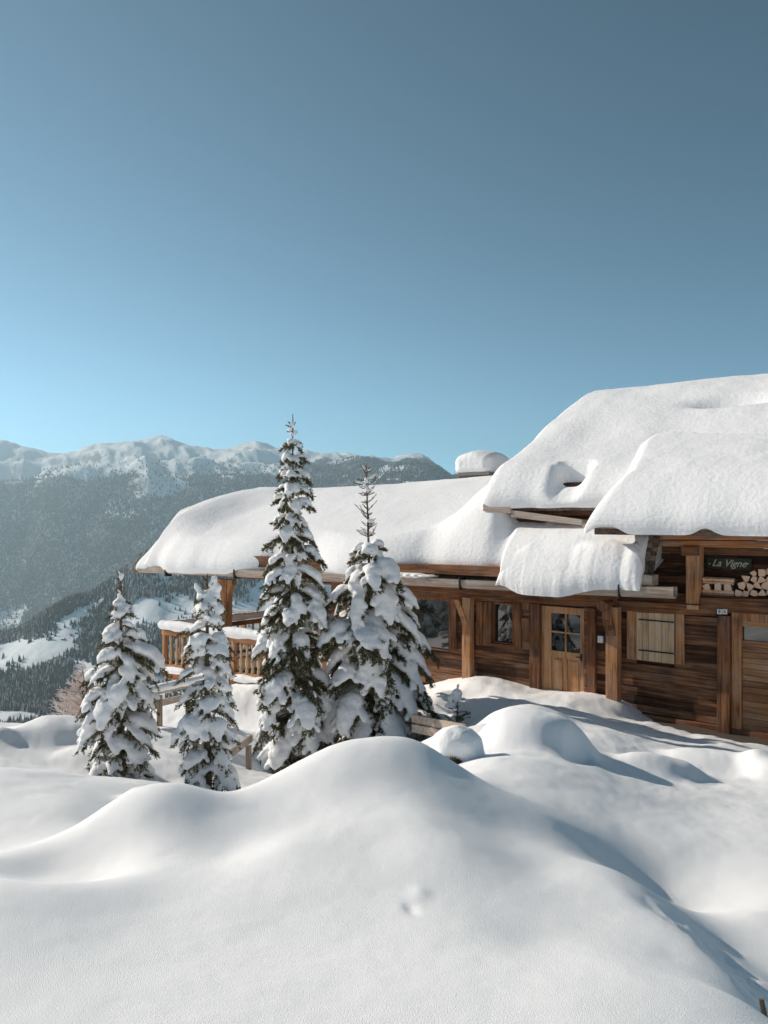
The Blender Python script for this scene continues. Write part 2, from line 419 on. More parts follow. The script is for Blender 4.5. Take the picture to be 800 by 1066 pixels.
# ------------------------------------------------------------------ ground: valley and mountains
RIDGE = ([-900,-400,-150,-40,0,20,45,65,80,92,105,118,132,150,168,178,190,205,222,240,256,266,276,290,306,318,340,360,385,405,425,440,455,470,500,620,900,1800],
         [470,455,450,455,462,467,473,474,473,468,464,465,461,459,455,457,462,467,469,466,460,459,462,468,472,474,476,477,479,479,477,478,484,496,510,516,520,520])
COLS = np.array([-900, -200, 0, 85, 170, 260, 350, 440, 480, 620, 1800], float)
YK =   np.array([28,   120,  400, 1200, 2000, 2600, 2900, 3330, 3600, 5000, 7200, 8000, 8900, 10200], float)
PK = np.array([
 [770,  860,  900,  830,  790,  740,  705,  670,  690,  740,  660,  592,  528,  520],
 [790,  870,  880,  815,  770,  725,  695,  668,  690,  740,  655,  585,  522,  515],
 [800,  880,  870,  800,  757,  722,  692,  658,  680,  730,  652,  578,  512,  510],
 [800,  880,  870,  800,  762,  712,  672,  618,  640,  700,  625,  555,  494,  490],
 [790,  870,  860,  800,  768,  700,  645,  570,  590,  650,  590,  534,  490,  482],
 [760,  850,  850,  800,  770,  690,  626,  552,  570,  610,  570,  526,  494,  487],
 [720,  820,  840,  780,  740,  680,  612,  540,  552,  580,  545,  514,  491,  487],
 [700,  800,  830,  760,  720,  660,  600,  535,  545,  560,  510,  490,  490,  488],
 [690,  780,  820,  750,  710,  650,  600,  535,  545,  560,  530,  512,  510,  508],
 [650,  700,  760,  720,  690,  630,  590,  550,  550,  550,  535,  522,  520,  520],
 [600,  640,  700,  700,  680,  630,  590,  550,  550,  550,  540,  530,  525,  525]], float)
def far_z(X, Y):
    px = CX + F * X / Y; ly = np.log(Y)
    pxc = np.clip(px, COLS[0], COLS[-1])
    cols = np.stack([smooth_interp(ly, np.log(YK), PK[i]) for i in range(len(COLS))], 0)
    i = np.clip(np.searchsorted(COLS, pxc) - 1, 0, len(COLS) - 2)
    t = (pxc - COLS[i]) / (COLS[i + 1] - COLS[i]); t = t * t * (3 - 2 * t)
    idx = np.arange(px.size).reshape(px.shape)
    cf = cols.reshape(len(COLS), -1)
    py = cf[i.ravel(), idx.ravel()] * (1 - t.ravel()) + cf[i.ravel() + 1, idx.ravel()] * t.ravel()
    py = py.reshape(px.shape)
    # the skyline range
    rp = np.interp(px, RIDGE[0], RIDGE[1])
    w = sstep(10200, 12300, Y)
    dip = 8 * np.exp(-((Y - 10500) / 500)**2)
    back = sstep(12300, 15500, Y)
    py = py + (rp - py) * w + dip + back * 90
    # a rounded wooded hill at the right end of the range stands a little closer
    Z = ZC - (py - HY) / F * Y
    a = sstep(500, 3000, Y); b = sstep(5000, 7600, Y)
    pk = np.exp(-((Y - 12300) / 900)**2)
    Z = Z + a * (1 - b) * (24 * fbm(X / 420, Y / 520, 5, 5)) + b * (1 - 0.72 * pk) * (75 * ridged(X / 1100 + 0.35 * Y / 1100, Y / 2600, 11, 5) + 30 * fbm(X / 300, Y / 300, 21, 3))
    Z = Z + b * pk * 30 * fbm(X / 260, Y / 700, 41, 4)
    Z = Z + sstep(9500, 11000, Y) * (1 - 0.6 * pk) * 52 * ridged((X + 0.5 * Y) / 620, (Y - 0.3 * X) / 1100, 61, 5)
    # sharp side spurs that catch the light on the high range
    hi = sstep(9800, 11500, Y)
    spur = 1 - np.abs(((X + 0.55 * Y) / 780 + 0.35 * fbm(X / 900, Y / 900, 51, 2)) % 2 - 1)
    Z = Z + hi * (1 - 0.8 * pk) * 90 * (spur - 0.5)
    return Z
def ground_z(X, Y):
    X = np.asarray(X, float); Y = np.asarray(Y, float)
    w = sstep(22, 31, Y)
    zn = near_z(X, Y); zf = far_z(X, np.maximum(Y, 20.0))
    return zn * (1 - w) + zf * w

# near sheet, fine close to the eye and coarser away from it
th = np.concatenate([np.linspace(-105, -33, 60)[:-1], np.linspace(-33, 33, 700), np.linspace(33, 105, 60)[1:]])
rr = np.exp(np.linspace(np.log(0.7), np.log(32), 430))
TH, RR = np.meshgrid(np.radians(th), rr, indexing='ij')
GX = RR * np.sin(TH); GY = RR * np.cos(TH)
GZ = near_z(GX, GY)
wv = sstep(22, 31, GY)
GZ = np.where(GY > 22, GZ * (1 - wv) + far_z(GX, np.maximum(GY, 22)) * wv, GZ)
ground = np_mesh('snow_ground', np.stack([GX, GY, GZ], -1).reshape(-1, 3), grid_faces(len(th), len(rr))[:, ::-1], M_SNOW, smooth=True)
tag(ground, 'smooth deep snow mounds in front of the chalet', 'snow ground', kind='structure')
# the open slope beyond, at either side and behind
th2 = np.radians(np.concatenate([np.linspace(-255, -102, 70), np.linspace(-102, -46, 60)[1:]])); r2 = np.exp(np.linspace(np.log(29), np.log(1500), 60))
T2, R2 = np.meshgrid(th2, r2, indexing='ij'); X2 = R2 * np.sin(T2); Y2 = R2 * np.cos(T2)
k2 = np.clip(R2 / 29, 1, None); Z2 = near_z(X2 / k2, Y2 / k2) - 0.25 - 0.06 * (R2 - 29) + 0.26 * np.maximum(R2 - 90, 0) + 0.02 * R2 * fbm(X2 / 60, Y2 / 60, 191, 4) * sstep(30, 60, R2)
o = np_mesh('side_slope', np.stack([X2, Y2, Z2], -1).reshape(-1, 3), grid_faces(len(th2), len(r2))[:, ::-1], M_SNOW, smooth=True); tag(o, kind='structure')

def valley_mat():
    m, t, p = new_mat('mountain_snow_and_rock')
    tc = nd(t, 'ShaderNodeTexCoord'); geo = nd(t, 'ShaderNodeNewGeometry')
    sep = nd(t, 'ShaderNodeSeparateXYZ'); t.links.new(geo.outputs['Normal'], sep.inputs[0])
    n = nd(t, 'ShaderNodeTexNoise', Scale=0.006, Detail=8.0, Roughness=0.65); t.links.new(tc.outputs['Object'], n.inputs['Vector'])
    ad = nd(t, 'ShaderNodeMath', operation='MULTIPLY_ADD'); ad.inputs[1].default_value = 0.35
    t.links.new(n.outputs['Fac'], ad.inputs[0]); t.links.new(sep.outputs['Z'], ad.inputs[2])
    r = ramp(t, [(0.80, (0.16, 0.15, 0.145)), (0.93, (0.82, 0.84, 0.86))])
    t.links.new(ad.outputs[0], r.inputs[0]); t.links.new(r.outputs[0], p.inputs['Base Color'])
    p.inputs['Roughness'].default_value = 0.85; p.inputs['Specular IOR Level'].default_value = 0.1
    b = nd(t, 'ShaderNodeBump', Strength=0.6, Distance=12.0)
    t.links.new(n.outputs['Fac'], b.inputs['Height']); t.links.new(b.outputs[0], p.inputs['Normal'])
    return m
M_VALLEY = valley_mat()
xc = (np.concatenate([np.linspace(-900, -120, 70)[:-1], np.linspace(-120, 560, 420), np.linspace(560, 1800, 60)[1:]]) - CX) / F
yy = np.exp(np.concatenate([np.linspace(np.log(29), np.log(1200), 90)[:-1], np.linspace(np.log(1200), np.log(15500), 420)]))
XC, YY = np.meshgrid(xc, yy, indexing='ij')
VX = XC * YY; VZ = far_z(VX, YY) - 0.08
valley = np_mesh('mountain_terrain', np.stack([VX, YY, VZ], -1).reshape(-1, 3), grid_faces(len(xc), len(yy))[:, ::-1], M_VALLEY, smooth=True)
tag(valley, 'snowy valley sides and mountain range beyond the chalet', 'mountains', kind='structure')

# ------------------------------------------------------------------ far woods
def forest_mat():
    m, t, p = new_mat('far_spruce')
    geo = nd(t, 'ShaderNodeNewGeometry')
    tc = nd(t, 'ShaderNodeTexCoord'); n = nd(t, 'ShaderNodeTexNoise', Scale=0.0035, Detail=3.0)
    t.links.new(tc.outputs['Object'], n.inputs['Vector'])
    ad = nd(t, 'ShaderNodeMath', operation='MULTIPLY_ADD'); ad.inputs[1].default_value = 0.62
    t.links.new(geo.outputs['Random Per Island'], ad.inputs[0]); t.links.new(n.outputs['Fac'], ad.inputs[2])
    r = ramp(t, [(0.45, (0.022, 0.03, 0.026)), (0.9, (0.05, 0.058, 0.05)), (1.08, (0.12, 0.12, 0.115)), (1.2, (0.35, 0.35, 0.35))])
    t.links.new(ad.outputs[0], r.inputs[0]); t.links.new(r.outputs[0], p.inputs['Base Color'])
    p.inputs['Roughness'].default_value = 0.9; p.inputs['Specular IOR Level'].default_value = 0.1
    return m
M_FOREST = forest_mat()
def cones(X, Y, H, Wd, name, k=5):
    Z = far_z(X, Y) - 0.08 - 0.1 * H
    n = len(X); ang = np.linspace(0, 2 * np.pi, k, endpoint=False)[None] + RNG.uniform(0, 6, n)[:, None]
    rad = Wd[:, None] * RNG.uniform(0.75, 1.2, (n, k))
    ring = np.stack([X[:, None] + rad * np.cos(ang), Y[:, None] + rad * np.sin(ang), np.repeat(Z[:, None], k, 1)], -1)
    tip = np.stack([X, Y, Z + H * 1.1], -1)[:, None]
    V = np.concatenate([ring, tip], 1).reshape(-1, 3)
    b = (np.arange(n) * (k + 1))[:, None]
    fs = np.concatenate([np.stack([b[:, 0] + i, b[:, 0] + (i + 1) % k, b[:, 0] + k], 1) for i in range(k)])
    return np_mesh(name, V, fs, M_FOREST)
def wood_mask_mid(X, Y):
    px = CX + F * X / Y; py = HY - F * (far_z(X, Y) - ZC) / Y
    m = 1.2 * fbm(X / 260, Y / 170, 63, 5) + 0.42
    # open snow fields and the dense wood low down on the left, as measured
    def blob(cx, cy, sx, sy, rot=0.0):
        a, b = math.cos(rot), math.sin(rot); dx = px - cx; dy = py - cy
        return np.exp(-(((dx * a + dy * b) / sx)**2 + ((-dx * b + dy * a) / sy)**2))
    m = m - 1.3 * blob(55, 668, 50, 9, -0.35) - 1.1 * blob(10, 690, 26, 14) - 0.8 * blob(120, 655, 34, 6, -0.3)
    m = m + 1.7 * blob(95, 612, 95, 10, -0.453) + 1.5 * blob(45, 718, 42, 20, -0.2) + 1.5 * blob(105, 672, 22, 14, -0.3) + 1.1 * blob(40, 638, 45, 9, -0.45)
    m = m - 1.2 * blob(15, 745, 40, 9, 0.2) + 1.2 * blob(130, 600, 70, 7, -0.45) + 1.0 * blob(230, 612, 30, 14) - 1.2 * blob(170, 628, 50, 6, -0.1)
    m = m - 0.9 * blob(80, 640, 30, 4, -0.55)
    return m
n0 = 95000
Yt = np.sqrt(RNG.uniform(1700**2, 3700**2, n0)); pxt = RNG.uniform(-160, 520, n0); Xt = (pxt - CX) / F * Yt
keep = wood_mask_mid(Xt, Yt) > RNG.uniform(-0.15, 0.35, n0)
stray = (RNG.uniform(0, 1, n0) < 0.35) & (fbm(Xt / 70, Yt / 60, 67, 3) > 0.55)
keep |= stray
Xt, Yt = Xt[keep], Yt[keep]
Ht = RNG.uniform(11, 24, len(Xt)); 
o = cones(Xt, Yt, Ht, Ht * RNG.uniform(0.18, 0.27, len(Xt)), 'hillside_forest')
tag(o, 'dark spruce woods in patches across the snowy middle hillside', 'forest', kind='stuff')
n1 = 190000
Yt = np.sqrt(RNG.uniform(6900**2, 10900**2, n1)); pxt = RNG.uniform(-160, 520, n1); Xt = (pxt - CX) / F * Yt
Zt = far_z(Xt, Yt); pyt = HY - F * (Zt - ZC) / Yt
gul = ridged((Xt + 0.4 * Yt) / 700, Yt / 2600, 87, 3)
msk = 1.15 * fbm(Xt / 600, Yt / 420, 83, 5) + 0.50 - 0.35 * np.clip(gul - 0.7, 0, 1)
line = 494 + 5 * fbm(Xt / 350, Yt / 600, 91, 4)
line = np.where(pxt > 300, 476 + 0 * line, line)
msk = msk - 3.0 * sstep(6, -8, pyt - line)
keep = (msk > RNG.uniform(-0.1, 0.4, n1)) | ((RNG.uniform(0, 1, n1) < 0.10 * np.exp(-np.maximum(0, line - pyt) / 6.0)) & (pyt > 470))
Xt, Yt = Xt[keep], Yt[keep]
Ht = RNG.uniform(16, 30, len(Xt))
o = cones(Xt, Yt, Ht, Ht * RNG.uniform(0.28, 0.42, len(Xt)), 'mountain_forest', 4)
tag(o, 'dark wooded mountain face across the valley below the snowy peaks', 'forest', kind='stuff')

# ------------------------------------------------------------------ haze
lowest = float(min(VZ.min(), GZ.min())); highest = float(VZ.max())
hm = bpy.data.materials.new('mountain_air'); hm.use_nodes = True
ht = hm.node_tree
for n in list(ht.nodes): ht.nodes.remove(n)
pv = ht.nodes.new('ShaderNodeVolumePrincipled')
pv.inputs['Color'].default_value = (0.57, 0.76, 0.86, 1)
pv.inputs['Density'].default_value = 7.4e-5
pv.inputs['Anisotropy'].default_value = 0.35
ho = ht.nodes.new('ShaderNodeOutputMaterial'); ht.links.new(pv.outputs[0], ho.inputs['Volume'])
hb = MB(); hb.box(-26000, 30000, -60, 15700, lowest - 1.0, highest + 30.0)
haze = hb.build('haze', hm); tag(haze, 'thin blue mountain air over the valley', 'haze', kind='stuff')

# ------------------------------------------------------------------ the chalet: local axes u along the front (to the left), v out of the front, z up
P0 = Vector((6.4965, 15.3, 0.0))
UX, UY = -0.757, 0.6537
un = math.hypot(UX, UY); UX /= un; UY /= un
NX, NY = -UY, UX                     # outward normal of the front
P0N = P0.x * NX + P0.y * NY
def on_v(px, py, v):
    """(u, z) of the point of the plane v = const seen at a photo pixel"""
    x = (px - CX) / F; t = (P0N + v) / (x * NX + NY)
    return ((x * t - P0.x) * UX + (t - P0.y) * UY, ZC - (py - HY) / F * t)
def on_slope(px, py, z0, v0, s, off=0.0):
    """(u, v) of the point of a roof plane z = z0 + s (v0 - v) + off seen at a photo pixel"""
    x = (px - CX) / F; zs = -(py - HY) / F; k = x * NX + NY
    t = (z0 + off + s * (v0 + P0N) - ZC) / (zs + s * k)
    return ((x * t - P0.x) * UX + (t - P0.y) * UY, t * k - P0N)
def U(px, v=0.0): return on_v(px, 600, v)[0]
def Zf(px, py, v=0.0): return on_v(px, py, v)[1]
def world(u, v, z): return (P0.x + u * UX + v * NX, P0.y + u * UY + v * NY, z)
ROT = math.atan2(UY, UX)
chalet = empty('chalet', P0, ROT)
tag(chalet, 'old brown timber chalet with wooden doors and shuttered windows under deep roof snow', 'chalet')

def quad_box(b, px0, px1, t0, t1, b0, b1, vf, vb, m=0):
    """a board seen between px0 and px1: top edge py t0..t1, bottom edge py b0..b1, front at vf, back at vb"""
    uL, zLt = on_v(px0, t0, vf); _, zLb = on_v(px0, b0, vf)
    uR, zRt = on_v(px1, t1, vf); _, zRb = on_v(px1, b1, vf)
    b.hexa([(uL, vb, zLb), (uR, vb, zRb), (uR, vf, zRb), (uL, vf, zLb), (uL, vb, zLt), (uR, vb, zRt), (uR, vf, zRt), (uL, vf, zLt)], m)
def board(name, px0, px1, y0, y1, vf, vb, mat, parent=chalet, bevel=0.012, z0=None):
    """upright board of constant height; y0/y1 measured at its middle; z0 overrides the foot"""
    b = MB(); pm = (px0 + px1) / 2
    zt = Zf(pm, y0, vf); zb = Zf(pm, y1, vf) if z0 is None else z0
    b.box(U(px1, vf), U(px0, vf), vb, vf, zb, zt)
    return b.build(name, mat, parent, bevel=bevel)

def plank_wall(b, u0, u1, z0, z1, v, openings=(), ph=0.17, th=0.05):
    z = z0
    while z < z1 - 0.02:
        h = ph * random.uniform(0.8, 1.25); zt = min(z + h, z1)
        segs = [(u0, u1)]
        for (a0, a1, c0, c1) in openings:
            if c0 < zt - 0.01 and c1 > z + 0.01:
                ns = []
                for s0, s1 in segs:
                    if a1 <= s0 or a0 >= s1: ns.append((s0, s1)); continue
                    if a0 > s0: ns.append((s0, a0))
                    if a1 < s1: ns.append((a1, s1))
                segs = ns
        for s0, s1 in segs:
            s = s0
            while s < s1 - 1e-6:
                e = min(s1, s + random.uniform(2.2, 4.5))
                if s1 - e < 0.5: e = s1
                f = v + random.uniform(-0.012, 0.012)
                b.box(s + 0.002, e - 0.002, v - th, f, z + 0.004, zt - 0.004)
                s = e
        z = zt

# openings of the front (u0,u1,z0,z1)
def opening(pl, pr, yt, yb, v=0.0):
    pm = (pl + pr) / 2
    return (U(pr, v), U(pl, v), Zf(pm, yb, v), Zf(pm, yt, v))
OP_W1 = opening(404, 468, 621.5, 675)
OP_W2 = opening(512, 534.5, 627.5, 671)
OP_D = opening(562, 608, 632, 735)
OP_S = opening(663, 703, 637.5, 689)
OP_G = opening(762, 860, 640, 768)
OP_G = (OP_G[0], OP_G[1], 0.06, OP_G[3])
b = MB()
plank_wall(b, -6.0, U(345), -1.2, 2.62, 0.0, [OP_W1, OP_W2, OP_D, OP_S, OP_G])
b.build('wall', W_WALL, chalet)
b = MB(); b.box(-6.0, U(345), -0.42, -0.30, -1.2, 2.6)                      # dark lining behind the openings
b.build('wall_lining', W_DBEAM, chalet)
# left end wall, back wall
b = MB()
for k in range(22):
    z = -1.2 + k * 0.19
    b.box(U(345) - 0.06, U(345), -8.2, -0.06, z + 0.004, z + 0.186)
    b.box(-6, U(345), -8.3, -8.22, z + 0.004, z + 0.186)
b.build('end_wall', W_WALL, chalet)
# upper storey wall behind the wood store and up to the high roof
UP_V = -0.55
b = MB(); plank_wall(b, -6.0, 5.2, 2.62, 4.6, UP_V); 
b.build('upper_wall', W_WALL, chalet)
b = MB()
for k in range(20):                                                       # upper gable end
    z = 3.0 + k * 0.19; vv = (z - 4.6) / 0.5
    b.box(5.14, 5.2, max(-5.4, min(UP_V - 0.06, 4.4 / 1 - z * 0 - 0) if z < 4.4 else -5.4 + 0), UP_V - 0.06 if z < 4.4 else UP_V - 0.06 - (z - 4.4) / 0.5, z + 0.004, z + 0.186) if z < 6.6 else None
b.build('gable_wall', W_WALL, chalet)
b = MB(); b.box(-6, 5.1, UP_V - 0.02, -0.06, 2.56, 2.62); b.build('store_floor', W_DBEAM, chalet)

# beams over the front
b = MB(); quad_box(b, 661, 860, 552.5, 554, 561.5, 563, 0.02, -0.28); b.build('eave_beam', W_BEAM, chalet, bevel=0.015)
b = MB(); quad_box(b, 671, 860, 562.2, 563.7, 568.5, 572, -0.01, -0.26); b.build('eave_beam', W_BEAM, chalet, bevel=0.02)
for px in (712, 774):                                                     # rafter ends let into the beam
    board('rafter_end', px, px + 17, 551, 557.5, 0.06, -0.6, W_DBEAM)
b = MB(); quad_box(b, 729, 860, 622.3, 625, 637, 643, 0.05, -0.2); b.build('shelf_beam', W_DBEAM, chalet, bevel=0.015)
b = MB(); quad_box(b, 640, 746, 625.5, 629.5, 636.5, 641.5, 0.045, -0.2); b.build('lintel_beam', W_DBEAM, chalet, bevel=0.012)
b = MB(); quad_box(b, 345, 642, 604.5, 619.5, 617.5, 632.5, 0.06, -0.25); b.build('lintel_beam', W_DBEAM, chalet, bevel=0.012)
# posts and braces on the front
board('post', 714, 728.5, 569, 633, 0.03, -0.22, W_POST)
board('corbel', 709, 727, 568.8, 578.5, 0.09, -0.24, W_DBEAM)
board('post_foot', 715, 727.5, 630, 634.5, 0.07, 0.03, W_SHUT, bevel=0.006)
board('post', 746.5, 760, 641, 764, 0.14, -0.05, W_DARKP, z0=-0.05)
board('post', 630.5, 643, 632, 740, 0.30, 0.10, W_POST, z0=-0.1)
board('post', 481, 489.5, 622, 720, 0.22, 0.04, W_POST, z0=-0.2)
board('post', 551, 561.5, 628, 725, 0.08, -0.04, W_DARKP, z0=-0.2)
def brace(px0, y0, px1, y1, w, v0, v1, mat, name='brace', curve=0.0):
    b = MB(); n = 7; rows = []
    for i in range(n):
        t = i / (n - 1); px = px0 + (px1 - px0) * t + curve * math.sin(math.pi * t); y = y0 + (y1 - y0) * t
        rows.append((on_v(px - w / 2, y, v0), on_v(px + w / 2, y, v0)))
    for i in range(n - 1):
        (a, c), (d, e) = rows[i], rows[i + 1]
        b.hexa([(d[0], v1, d[1]), (e[0], v1, e[1]), (e[0], v0, e[1]), (d[0], v0, d[1]), (a[0], v1, a[1]), (c[0], v1, c[1]), (c[0], v0, c[1]), (a[0], v0, a[1])])
    return b.build(name, mat, chalet)
brace(475, 624.5, 484.5, 650, 5.5, 0.24, 0.1, W_POST)
brace(630.5, 628, 636, 662, 9, 0.36, 0.16, W_DARKP, curve=-1.0)
b = MB(); u, z = on_v(631, 630.5, 0.3); b.tube([(u, 0.5, z), (u, -0.2, z)], 0.11, 12); b.build('purlin_end', W_DARKP, chalet)
# sill of the low boards and a plinth along the foot
b = MB(); b.box(-6, U(640), 0.002, 0.07, -0.05, 0.12); b.build('plinth', W_DBEAM, chalet, bevel=0.01)

# windows
def glazed(op, name, vback=-0.08, bars=(0, 0), fr=0.05, mat=W_DARKP):
    u0, u1, z0, z1 = op
    f = MB(); g = 0.003
    f.box(u0 + g, u0 + fr, vback - 0.03, vback + 0.05, z0 + g, z1 - g); f.box(u1 - fr, u1 - g, vback - 0.03, vback + 0.05, z0 + g, z1 - g)
    f.box(u0 + fr, u1 - fr, vback - 0.03, vback + 0.05, z1 - fr, z1 - g); f.box(u0 + fr, u1 - fr, vback - 0.03, vback + 0.05, z0 + g, z0 + fr)
    for i in range(bars[0]):
        uu = u0 + (u1 - u0) * (i + 1) / (bars[0] + 1); f.box(uu - 0.018, uu + 0.018, vback - 0.01, vback + 0.03, z0 + fr, z1 - fr)
    for i in range(bars[1]):
        zz = z0 + (z1 - z0) * (i + 1) / (bars[1] + 1); f.box(u0 + fr, u1 - fr, vback - 0.012, vback + 0.028, zz - 0.018, zz + 0.018)
    w = f.build(name, mat, chalet)
    p = MB(); p.box(u0 + 0.01, u1 - 0.01, vback - 0.025, vback - 0.015, z0 + 0.01, z1 - 0.01)
    p.build('pane', M_GLASS, w)
    return w
w1 = glazed(OP_W1, 'window'); w2 = glazed(OP_W2, 'window')
board('sill', 509, 537, 670.5, 674, 0.07, -0.04, W_DBEAM, parent=w2)
for p0, p1, y0, y1, mt in ((495.5, 502.5, 626, 672, W_DARKP), (503.2, 511.5, 626.5, 672.5, W_DARKP), (534.8, 542.5, 628, 675, W_DARKP)):
    board('shutter', p0, p1, y0, y1, 0.06, 0.014, mt, parent=w2, bevel=0.006)
board('window_jamb', 467.8, 475, 622.5, 676.5, 0.07, -0.06, W_DARKP, parent=w1)
b = MB(); quad_box(b, 543, 551, 627, 627.5, 634.5, 635.2, 0.03, 0.014); quad_box(b, 543, 551, 643.5, 644, 668, 669, 0.03, 0.014)
b.build('shutter', W_DARKP, w2)
# pale closed shutters
u0, u1, z0, z1 = OP_S
sw = MB(); sw.box(u0 - 0.02, u1 + 0.02, -0.10, -0.05, z0 - 0.02, z1 + 0.02); sw = sw.build('shuttered_window', W_DBEAM, chalet)
b = MB(); n = 6
for k in range(n):
    a = u0 + (u1 - u0) * k / n + 0.004; e = u0 + (u1 - u0) * (k + 1) / n - 0.004
    b.box(a, e, -0.04, 0.03 + random.uniform(-0.004, 0.004), z0 + 0.006, z1 - 0.006)
sh = b.build('shutter', W_SHUT, sw); sh['label'] = 'pale plank shutter'
for yy_ in (646.2, 678.4):
    b = MB(); z = Zf(683, yy_, 0.03); b.box(u0 + 0.01, u1 - 0.06, 0.037, 0.045, z - 0.014, z + 0.014)
    b.build('hinge_strap', M_IRON, sw)
board('side_board', 652.5, 662.3, 636, 686.5, 0.06, 0.014, W_POST, parent=sw)
board('side_board', 703.3, 712.5, 639, 692, 0.06, 0.014, W_POST, parent=sw)

# front door
u0, u1, z0, z1 = OP_D; z0 = -0.05
d = MB(); vd = -0.06
ga = opening(572.5, 603, 639.5, 679)
st = 0.005
d.box(u0 + st, ga[0], vd - 0.05, vd, z0, z1 - st); d.box(ga[1], u1 - st, vd - 0.05, vd, z0, z1 - st)
d.box(ga[0], ga[1], vd - 0.05, vd, ga[3], z1 - st); d.box(ga[0], ga[1], vd - 0.05, vd, ga[2] - 0.14, ga[2])
d.box(ga[0], ga[1], vd - 0.05, vd, z0, z0 + 0.2)
um = (ga[0] + ga[1]) / 2
d.box(um - 0.04, um + 0.04, vd - 0.05, vd - 0.002, z0 + 0.2, ga[2] - 0.14)
door = d.build('door', W_DOOR, chalet, bevel=0.006)
for a, e in ((ga[0], um - 0.04), (um + 0.04, ga[1])):
    p = MB(); p.box(a, e, vd - 0.045, vd - 0.03, z0 + 0.2, ga[2] - 0.14); p.box(a + 0.05, e - 0.05, vd - 0.03, vd - 0.012, z0 + 0.26, ga[2] - 0.2)
    p.build('panel', W_DOOR, door, bevel=0.005)
p = MB(); p.box(ga[0], ga[1], vd - 0.035, vd - 0.028, ga[2], ga[3]); p.build('pane', M_GLASS, door)
p = MB(); zm = (ga[2] + ga[3]) / 2
p.box(um - 0.018, um + 0.018, vd - 0.028, vd - 0.004, ga[2], ga[3]); p.box(ga[0], um - 0.018, vd - 0.028, vd - 0.006, zm - 0.016, zm + 0.016); p.box(um + 0.018, ga[1], vd - 0.028, vd - 0.006, zm - 0.016, zm + 0.016)
p.build('glazing_bar', W_DOOR, door)
p = MB(); hu, hz = on_v(605.3, 684, vd); p.tube([(hu, vd, hz), (hu, vd + 0.06, hz), (hu + 0.1, vd + 0.06, hz)], 0.012, 6); p.box(hu - 0.02, hu + 0.02, vd, vd + 0.008, hz - 0.09, hz + 0.07)
p.build('handle', M_IRON, door)
board('door_jamb', 611, 620, 633, 740, 0.07, -0.04, W_DARKP, z0=-0.1)
board('door_jamb', 607.9, 611.2, 632.5, 740, 0.03, -0.1, W_DBEAM, z0=-0.1)
sb = board('switch_box', 622.2, 628, 662, 669.3, 0.07, 0.01, M_WHITE, bevel=0.006); sb['label'] = 'small white switch box'

# wide boarded door at the right
u0, u1, z0, z1 = OP_G
gd = MB(); z = z0 + 0.02
gz0, gz1 = Zf(787, 664.5), Zf(787, 651.5)
uj = U(773, 0.0)
while z < z1 - 0.02:
    zt = min(z + random.uniform(0.1, 0.15), z1 - 0.01)
    if zt <= gz0 + 0.05 or z >= gz1 - 0.05:
        gd.box(u0 + 0.01, uj, -0.07, 0.0 + random.uniform(-0.006, 0.006), z + 0.003, zt - 0.003)
    z = zt
ug = U(774.5)
gd.box(u0 + 0.01, u0 + 0.2, -0.07, 0.004, gz0 - 0.05, gz1 + 0.06)
gdo = gd.build('wide_door', W_GAR, chalet, bevel=0.004)
p = MB(); p.box(uj + 0.005, u1 - 0.01, -0.08, 0.05, z0, z1 - 0.01); p.build('door_stile', W_POST, gdo, bevel=0.01)
p = MB(); p.box(u0 + 0.05, uj, -0.06, -0.05, gz0 - 0.12, gz1 + 0.12); p.build('pane', M_GLASS, gdo)
p = MB(); p.box(u0 + 0.01, uj - 0.005, 0.008, 0.03, z1 - 0.17, z1 - 0.01); p.build('head_board', W_POST, gdo, bevel=0.005)
b = MB(); b.box(-6, 2.1, -0.3, 1.25, -0.12, 0.02); pave = b.build('threshold_paving', M_PAVE, chalet)

# ------------------------------------------------------------------ roofs
S_LO, V_LO, S_HI = 0.39, 0.5, 0.5
uLL, zLL = on_v(145, 590, 0.6); uLR, zLR = on_v(700, 610, 0.6)
def z_low(u, v): 
    ze = zLR + (zLL - zLR) * (u - uLR) / (uLL - uLR)
    return ze + S_LO * (V_LO - v)
V_RL, V_RH = -4.5, -5.45
def z_high(v): return 3.9 + S_HI * (0.8 - v)
def roof_slab(b, u0, u1, v0, v1, zf, th):
    b.hexa([(u0, v1, zf(u0, v1) - th), (u1, v1, zf(u1, v1) - th), (u1, v0, zf(u1, v0) - th), (u0, v0, zf(u0, v0) - th),
            (u0, v1, zf(u0, v1)), (u1, v1, zf(u1, v1)), (u1, v0, zf(u1, v0)), (u0, v0, zf(u0, v0))])
b = MB()
nb = 24
for k in range(nb):                                                        # roof boards side by side, each running up the slope
    a = uLR + 0.8 + (uLL - 0.02 - uLR - 0.8) * k / nb; e = uLR + 0.8 + (uLL - 0.02 - uLR - 0.8) * (k + 1) / nb
    roof_slab(b, a, e, V_LO + 0.03, V_RL, z_low, 0.10)
    b.hexa([(a, -9.4, z_low(a, V_RL) - 2.0), (e, -9.4, z_low(e, V_RL) - 2.0), (e, V_RL, z_low(e, V_RL) - 0.1), (a, V_RL, z_low(a, V_RL) - 0.1),
            (a, -9.4, z_low(a, V_RL) - 1.9), (e, -9.4, z_low(e, V_RL) - 1.9), (e, V_RL, z_low(e, V_RL)), (a, V_RL, z_low(a, V_RL))])
b.build('lower_roof', W_SHIN, chalet)
b = MB()
